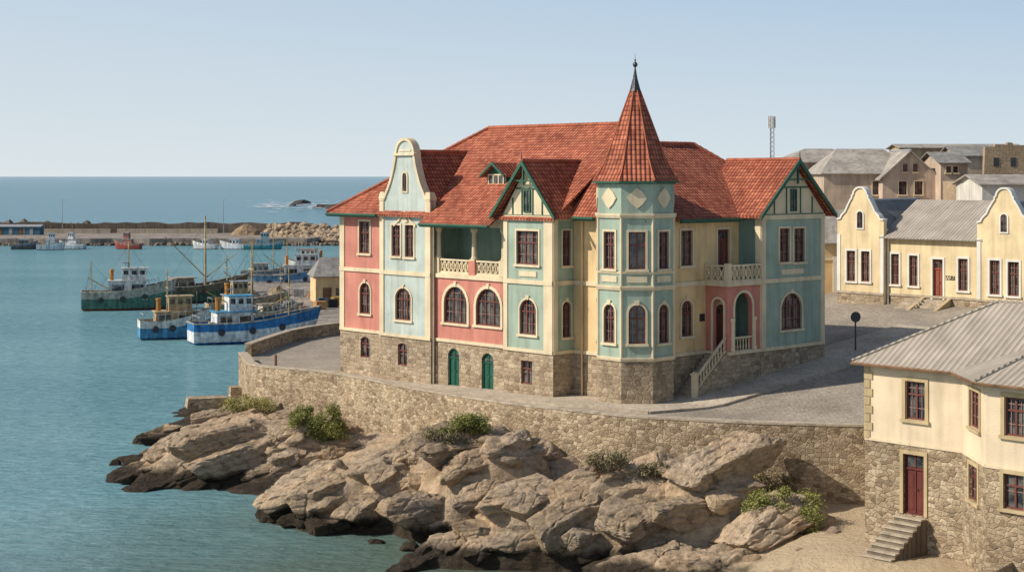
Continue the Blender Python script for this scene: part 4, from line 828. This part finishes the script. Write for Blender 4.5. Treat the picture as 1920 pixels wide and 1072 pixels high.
boat('trawler with green hull, white stepped cabin and orange funnel, farthest left of the large boats',238,580,14,11.8,4.6,2.4,(.08,.19,.14),(.42,.40,.33),(-.22,.24,2.6,.74,(.72,.71,.66),(.55,.56,.54),True),((.02,9.6,.14),(-.42,7.,.09)),((-.22,3,-.46,4.6),),boot=(.24,.06,.04),gear=(.3,.16,.08))
boat('dark green wooden boat with a tall yellow mast and slanting derrick boom',382,566,28,12.,4.6,2.3,(.06,.12,.08),(.16,.13,.08),(-.42,-.15,2.3,.66,(.36,.26,.17),(.4,.34,.27),False),((0.02,13,.2),(.3,7,.1)),((0.,4.,-.5,10.),(.02,3.6,.44,7.4)),boot=(.12,.04,.03),gear=(.3,.18,.1))
boat('small boat with blue and white hull and brown wooden cabin',326,634,20,7.6,3.5,2.,(.08,.26,.43),(.72,.71,.65),(-.3,.28,1.9,.74,(.46,.32,.17),(.52,.38,.22),True),((-.1,8.2,.08),(.35,5.4,.05)),(),boot=(.05,.12,.2))
boat('bright blue boat with white band and white wheelhouse, nearest to the quay steps',476,640,24,13.8,4.5,2.15,(.72,.74,.73),(.04,.20,.46),(-.34,-.02,2.2,.7,(.72,.74,.73),(.08,.3,.48),True),((-.02,11.5,.11),(.3,8.4,.08)),((-.02,3.2,.36,5.4),(-.02,3.,-.4,5.9)),boot=(.035,.17,.42),gear=(.3,.22,.1))
boat('blue workboat with brown deckhouse squeezed between the blue boat and the green wooden boat',458,597,22,9.5,3.6,1.9,(.08,.25,.42),(.36,.27,.16),(-.3,.05,2.,.7,(.45,.34,.2),(.36,.38,.4),True),((.12,9.,.1),),((.12,3.,-.3,6.4),),boot=(.1,.05,.04),gear=(.32,.2,.1))
boat('white trawler with blue trim moored behind the quay',545,543,8,11.5,4.2,2.3,(.64,.67,.67),(.12,.3,.48),(-.1,.38,2.6,.7,(.72,.72,.7),(.5,.52,.5),True),((-.05,9.6,.12),(.38,7.5,.08)),((-.05,3,-.4,6.),))
boat('dark-masted grey workboat tied up beside the white trawler',503,530,5,9.,3.6,1.9,(.3,.34,.37),(.15,.2,.24),(-.3,0.,2.2,.7,(.5,.5,.48),(.35,.3,.25),False),((0.1,10.8,.09),(-.3,8.5,.07)),)
boat('rust red and white boat half hidden behind the white trawler',588,520,172,9.5,3.6,2.,(.36,.09,.06),(.64,.62,.55),(-.2,.25,2.2,.7,(.66,.64,.58),(.4,.2,.12),True),((0.3,9.5,.1),),)
boat('small brown cutter wedged between the blue boats and the quay wall',518,604,30,6.5,2.7,1.4,(.3,.2,.12),(.45,.37,.24),(-.35,0.,1.5,.7,(.55,.5,.4),(.3,.25,.2),False),((0.1,7.8,.07),))
for px,L_,hc,cc,lb in ((95,6.6,(.6,.63,.65),(.75,.75,.73),'small white boat moored farthest left at the pier'),(136,6.4,(.35,.45,.5),(.7,.7,.7),'small grey and white boat, second from the left at the pier'),(240,6.6,(.33,.06,.05),(.36,.14,.12),'small dark red boat at the pier'),(384,6.,(.6,.6,.58),(.75,.74,.7),'small white boat just right of the tall yellow mast'),(440,7.,(.65,.68,.7),(.7,.7,.68),'low white launch in front of the sand heap'),(493,9.4,(.06,.3,.33),(.4,.5,.5),'teal boat at the pier near the rubble mound'),(45,6.,(.1,.1,.1),(.2,.22,.25),'low dark boat at the far left edge by the pier')):
    boat(lb,px,467+(px%4)*.5,10 if px%2 else 170,L_,2.5,1.3,hc,cc,(-.2,.18,1.7,.66,cc,(.5,.5,.5),px in (95,136,240,493)),((0,6.2,.07),),boot=(.1,.08,.07),det=False,name='moored_boat')
# quay shed + goods
p=atz(592,568,1.3); t=thing('quay_shed','yellow harbour shed with grey pitched roof beside the town house','shed',(p.x,p.y,1.3),.25,zb=False)
MB().box(0,9,0,6,0,3.8).build('wall',YEL,t); k=MB(); k.slab([(-.4,-.5,3.7),(9.4,-.5,3.7),(9.4,3,6.2),(1.,3,6.2)],.1); k.slab([(1.,3,6.2),(9.4,3,6.2),(9.4,6.5,3.7),(-.4,6.5,3.7)],.1); k.slab([(-.4,-.5,3.7),(1.,3,6.2),(-.4,6.5,3.7)],.1); k.build('roof',FLAT2,t)
MB().box(1.,2.2,-.06,.02,0,2.1).build('door',BROWN,t); MB().box(2.8,3.6,-.06,.02,1.,2.).build('window',GLASS,t)
rnd=random.Random(3)
for i,(px,py,c,lb) in enumerate(((572,590,(.3,.2,.1),'brown fish crate on the quay, leftmost of the nearer quay goods'),(600,580,(.6,.3,.1),'orange crate beside the yellow shed corner'),(606,574,(.05,.1,.15),'dark blue crate in front of the yellow shed'),(621,576,(.04,.04,.04),'black crate below the shed window'),(632,572,(.5,.3,.05),'yellow crate nearest the town house wall'),(560,556,(.4,.4,.38),'pale crate near the white trawler'),(530,562,(.2,.25,.2),'green grey crate in the middle of the quay'))):
    p=atz(px,py,1.3); k=MB(); w,d,h=.7,.5,1.1
    k.box(-w,w,-d,d,.0,h*.92); 
    for z in (.1,.4,.7): k.box(-w-.03,w+.03,-d-.03,d+.03,z,z+.12)
    k.box(-w-.02,w+.02,-d-.02,d+.02,h*.92,h); o=k.build('crate',paint(c),tag=(lb,'crate','goods on the quay')); o.location=(p.x,p.y,1.3); o.rotation_euler=(0,0,rnd.uniform(0,1))
for px,py,r,h,c,lb in ((470,556,1.6,1.1,(.22,.15,.09),'brown net heap at the outer left end of the quay'),(498,563,1.5,.9,(.12,.11,.09),'dark net heap next to the quay edge'),(520,553,1.8,1.3,(.3,.22,.12),'tan net heap in front of the white trawler'),(548,575,1.4,.8,(.1,.13,.1),'dark green net heap at the quay steps'),(590,556,1.5,1.,(.28,.14,.07),'rusty net heap left of the yellow shed'),(562,598,1.,.7,(.2,.17,.13),'small grey net heap beside the nearest quay corner')):
    heap(px,py,1.3,r,h,paint(c),lb,'net heap','net_heap')
# ================= RIGHT BACKGROUND
for D in np.arange(80,140,.25):
    p=at(1604,661,D)
    if p.z<=float(G(p.x,p.y)): break
t=thing('street_sign','round dark sign on a tall thin post in the street','sign',(p.x,p.y,float(G(p.x,p.y)))); hs_=66*p.y/F0
MB().tube((0,0,-.3),(0,0,hs_-.3),.055,n=8).build('post',METAL,t); k=MB(); k.lathe((0,0,0),[(.31,-.02),(.34,-.01),(.34,.01),(.31,.02)],20); o=k.build('sign_disc',METAL,t); o.location=(0,-.05,hs_); o.rotation_euler=(pi/2,0,.2)
def house(name,label,px,D,rz,w,dp,z0,ze,zr,wm,rm,wins=(),hip=0.,cat='house',front=True):
    p=at(px,330,D); r=thing(name,label,cat,(p.x,p.y,z0),rz,zb=True); F=Fr(r,(0,0),(0,-1))
    facade(F,r,0,w,[(z0-4,ze,wm,'wall')],[P(F,*q) for q in wins],tr=CREAM,sur=.1)
    k=MB(); k.box(-.0,.02,.0,dp,z0-4,ze); k.box(w-.02,w,0,dp,z0-4,ze); k.box(0,w,dp-.02,dp,z0-4,ze); k.build('side_wall',wm,r)
    k=MB(); o=.35; m=dp/2; e=(o if hip==0 else 0)
    k.slab([(-o,-o,ze),(w+o,-o,ze),(w-hip+e,m,zr),(hip-e,m,zr)],.1); k.slab([(-o,dp+o,ze),(w+o,dp+o,ze),(w-hip+e,m,zr),(hip-e,m,zr)],.1)
    if hip: k.slab([(-o,-o,ze),(hip,m,zr),(-o,dp+o,ze)],.1); k.slab([(w+o,-o,ze),(w-hip,m,zr),(w+o,dp+o,ze)],.1)
    k.build('roof',rm,r)
    if not hip:
        for x in (0.05,w-.15): MB().prism([(x,0,ze-.05),(x,dp,ze-.05),(x,m,zr-.1)],[(x+.1,0,ze-.05),(x+.1,dp,ze-.05),(x+.1,m,zr-.1)]).build('gable_end',wm,r)
    return r
z=lambda py,D:CZ-(py-330)/F0*D
house('beige_house','beige block house with wide grey hipped roof behind the town house gable',1545,160,-.05,9.2,13,z(392,160),z(325,160),z(279,166),BEI,FLAT,[(1636,1652,340,365)],2.2)
house('beige_barn','sandy low building stepping back left of the beige block house',1474,172,0.,9,11,z(395,172),z(304,172),z(279,178),plaster('dark sandstone',(.36,.28,.21)),FLAT,(),3.)  # barn walls in one even, darker sand tone
r=thing('gabled_house','pinkish house with steep front gable and small attic windows','house',(at(1655,330,158).x,158,z(375,158)),0.,zb=True); F=Fr(r,(0,0),(0,-1)); ze_,zr_=z(330,158),z(284,158); wq=5.4
PB_=plaster('pinkish render',(.52,.40,.30),.2)
facade(F,r,0,wq,[(z(375,158)-4,ze_,PB_,'wall')],[P(F,1685,1700,340,365),P(F,1715,1730,340,365)],tr=CREAM,sur=.08)
k=MB(); k.fpoly(F,[(0,ze_),(wq/2,zr_),(wq,ze_)],-.3,0); k.build('gable_wall',PB_,r); gabroof(F,r,wq/2,wq/2+.4,ze_-.3,zr_+.1,.4,-8,FLAT)
for q in (-.5,.5): opening(F,r,(wq/2+q-.22,wq/2+q+.22,ze_+.4,ze_+1.2,0,'w'),dep=-.03,tr=CREAM,sur=.06)
k=MB(); k.box(0,.02,.01,8,z(375,158)-4,ze_); k.box(wq-.02,wq,.01,8,z(375,158)-4,ze_); k.build('side_wall',PB_,r)
house('narrow_house','narrow weathered house between the gabled house and the brown ruin',1764,156,0.,2.6,8,z(372,156),z(305,156),z(285,160),PB_,FLAT2,[(1774,1783,312,324),(1787,1796,312,324)])
house('long_store','long flat ochre store on the skyline behind the gabled house',1690,184,0.,14,6,z(375,184),z(277,184),z(270,187),plaster('ochre render',(.48,.36,.2),.25),FLAT)
house('brown_store','plain brown store with grey roof at the right skyline',1795,170,0.0,6.,7,z(375,170),z(292,170),z(274,174),BEI,FLAT2,())
RS=rubble('ruin stone',[(.38,.28,.18),(.32,.235,.15),(.42,.31,.2)],(.33,.245,.165),.3,.18,.03,.8,.04)
r=thing('ruined_building','roofless brown stone ruin with jagged wall top at the right skyline','ruin',(at(1795,330,150).x,150,z(372,150)),0.,zb=True); F=Fr(r,(0,0),(0,-1)); b0_=z(372,150)-3
pts=[(0,b0_),(0,z(350,150)),(.8,z(349,150)),(1.,z(343,150)),(1.7,z(345,150)),(1.75,z(330,150)),(2.5,z(328,150)),(2.6,z(276,150)),(3.5,z(275,150)),(3.55,z(271,150)),(4.7,z(272,150)),(4.75,z(267,150)),(5.2,z(268,150)),(5.25,z(273,150)),(6.4,z(272,150)),(7.6,z(271,150)),(7.6,b0_)]
k=MB(); k.fpoly(F,pts,-.6,0); k.fbox(F,0,.6,-5,-.6,b0_,z(340,150)); k.fbox(F,7.,7.6,-6,-.6,b0_,z(272,150)); ob=k.build('stone_wall',RS,r)
for a,b_ in ((3.4,3.9),(5.,5.5)): MB().fbox(F,a,b_,-.01,.04,z(312,150),z(296,150)).build('window',METAL,r)
house('white_house','white house with pale grey pitched roof at the right edge above the yellow house',1842,136,0.,6,8,z(385,136),z(345,136),z(327,141),plaster('off white render',(.56,.52,.45)),FLAT)
t=thing('boundary_wall','plain ochre boundary wall between the town house and the yellow house','wall',(at(1545,0,126).x-.3,127,float(G(at(1545,0,126).x,127))))
MB().box(-3,2.4,0,.35,-1,2.6).build('wall',YEL,t); MB().box(-3.05,2.45,-.06,.41,2.6,2.75).build('coping',CREAM,t)
MB().box(1.2,1.55,-.1,.0,-1,2.9).build('gate_pier',WHITE,t)
house('back_house','low ochre house with tan roof glimpsed behind the boundary wall',1538,136,0.,3.2,6,z(520,136),z(455,136),z(392,140),YEL,FLAT)
D=190; a=at(1447,218,D); t=thing('antenna_mast','slim lattice antenna mast rising behind the beige house','mast',(a.x,D,14)); k=MB(); h=a.z-14
for i in range(3):
    an=i*2*pi/3; k.tube((.35*cos(an),.35*sin(an),0),(.22*cos(an),.22*sin(an),h),.05,n=4)
for j in range(22):
    for i in range(3):
        an,bn=i*2*pi/3,(i+1)*2*pi/3; z0_,z1_=h*j/22,h*(j+1)/22; k.tube((.33*cos(an),.33*sin(an),z0_),(.33*cos(bn),.33*sin(bn),z1_),.03,n=3)
k.build('lattice',GREYM,t)
for i in range(3): an=i*2*pi/3+.4; MB().box(.4*cos(an)-.1,.4*cos(an)+.1,.4*sin(an)-.1,.4*sin(an)+.1,h-1.4,h).build('antenna',WHITE,t)
# ================= LIGHT, WORLD, CAMERA
el=math.radians(37); ts=Vector((-.982*cos(el),-.19*cos(el),sin(el)))
sd=bpy.data.lights.new('sun','SUN'); sd.energy=5.; sd.angle=math.radians(.5); sd.color=(1,.925,.81); so=bpy.data.objects.new('sun',sd); COL.objects.link(so); so.rotation_euler=ts.to_track_quat('Z','Y').to_euler(); so.location=(-50,-20,80)
w=bpy.data.worlds.new('World'); sc.world=w; w.use_nodes=True; nt=w.node_tree; sk=nt.nodes.new('ShaderNodeTexSky'); sk.sky_type='NISHITA'; sk.sun_disc=False; sk.sun_elevation=el; sk.sun_rotation=math.atan2(ts.x,ts.y); sk.dust_density=1.; sk.air_density=1.
BS=.12; gg=N(nt,'ShaderNodeTexCoord'); sp_=N(nt,'ShaderNodeSeparateXYZ'); nt.links.new(gg.outputs['Generated'],sp_.inputs[0]); zc=sp_.outputs[2]
sc1=lambda c:tuple(x/BS for x in c)
g1_=N(nt,'ShaderNodeMapRange',{'From Min':0.,'From Max':.13}); nt.links.new(zc,g1_.inputs[0])
hor=mixc(nt,g1_.outputs[0],sc1((.68,.76,.80)),sc1((.385,.55,.735)))
lf=N(nt,'ShaderNodeMapRange',{'From Min':.35,'From Max':-.4,'To Min':0.,'To Max':.35}); nt.links.new(sp_.outputs[0],lf.inputs[0])
hor=mixc(nt,lf.outputs[0],hor,sc1((.80,.83,.82)))
g2_=N(nt,'ShaderNodeMapRange',{'From Min':.12,'From Max':.45,'To Min':1.,'To Max':0.}); nt.links.new(zc,g2_.inputs[0])
nt.links.new(mixc(nt,g2_.outputs[0],sk.outputs[0],hor),nt.nodes['Background'].inputs[0]); nt.nodes['Background'].inputs[1].default_value=BS
cd=bpy.data.cameras.new('camera'); cd.sensor_width=36; cd.lens=F0/1920*36; cd.shift_y=-206/1920; cd.clip_end=80000; cd.clip_start=1; co=bpy.data.objects.new('camera',cd); COL.objects.link(co); co.location=(0,0,CZ); co.rotation_euler=(pi/2,0,0); sc.camera=co
sc.view_settings.view_transform='Standard'; sc.view_settings.look='None'; sc.view_settings.exposure=0
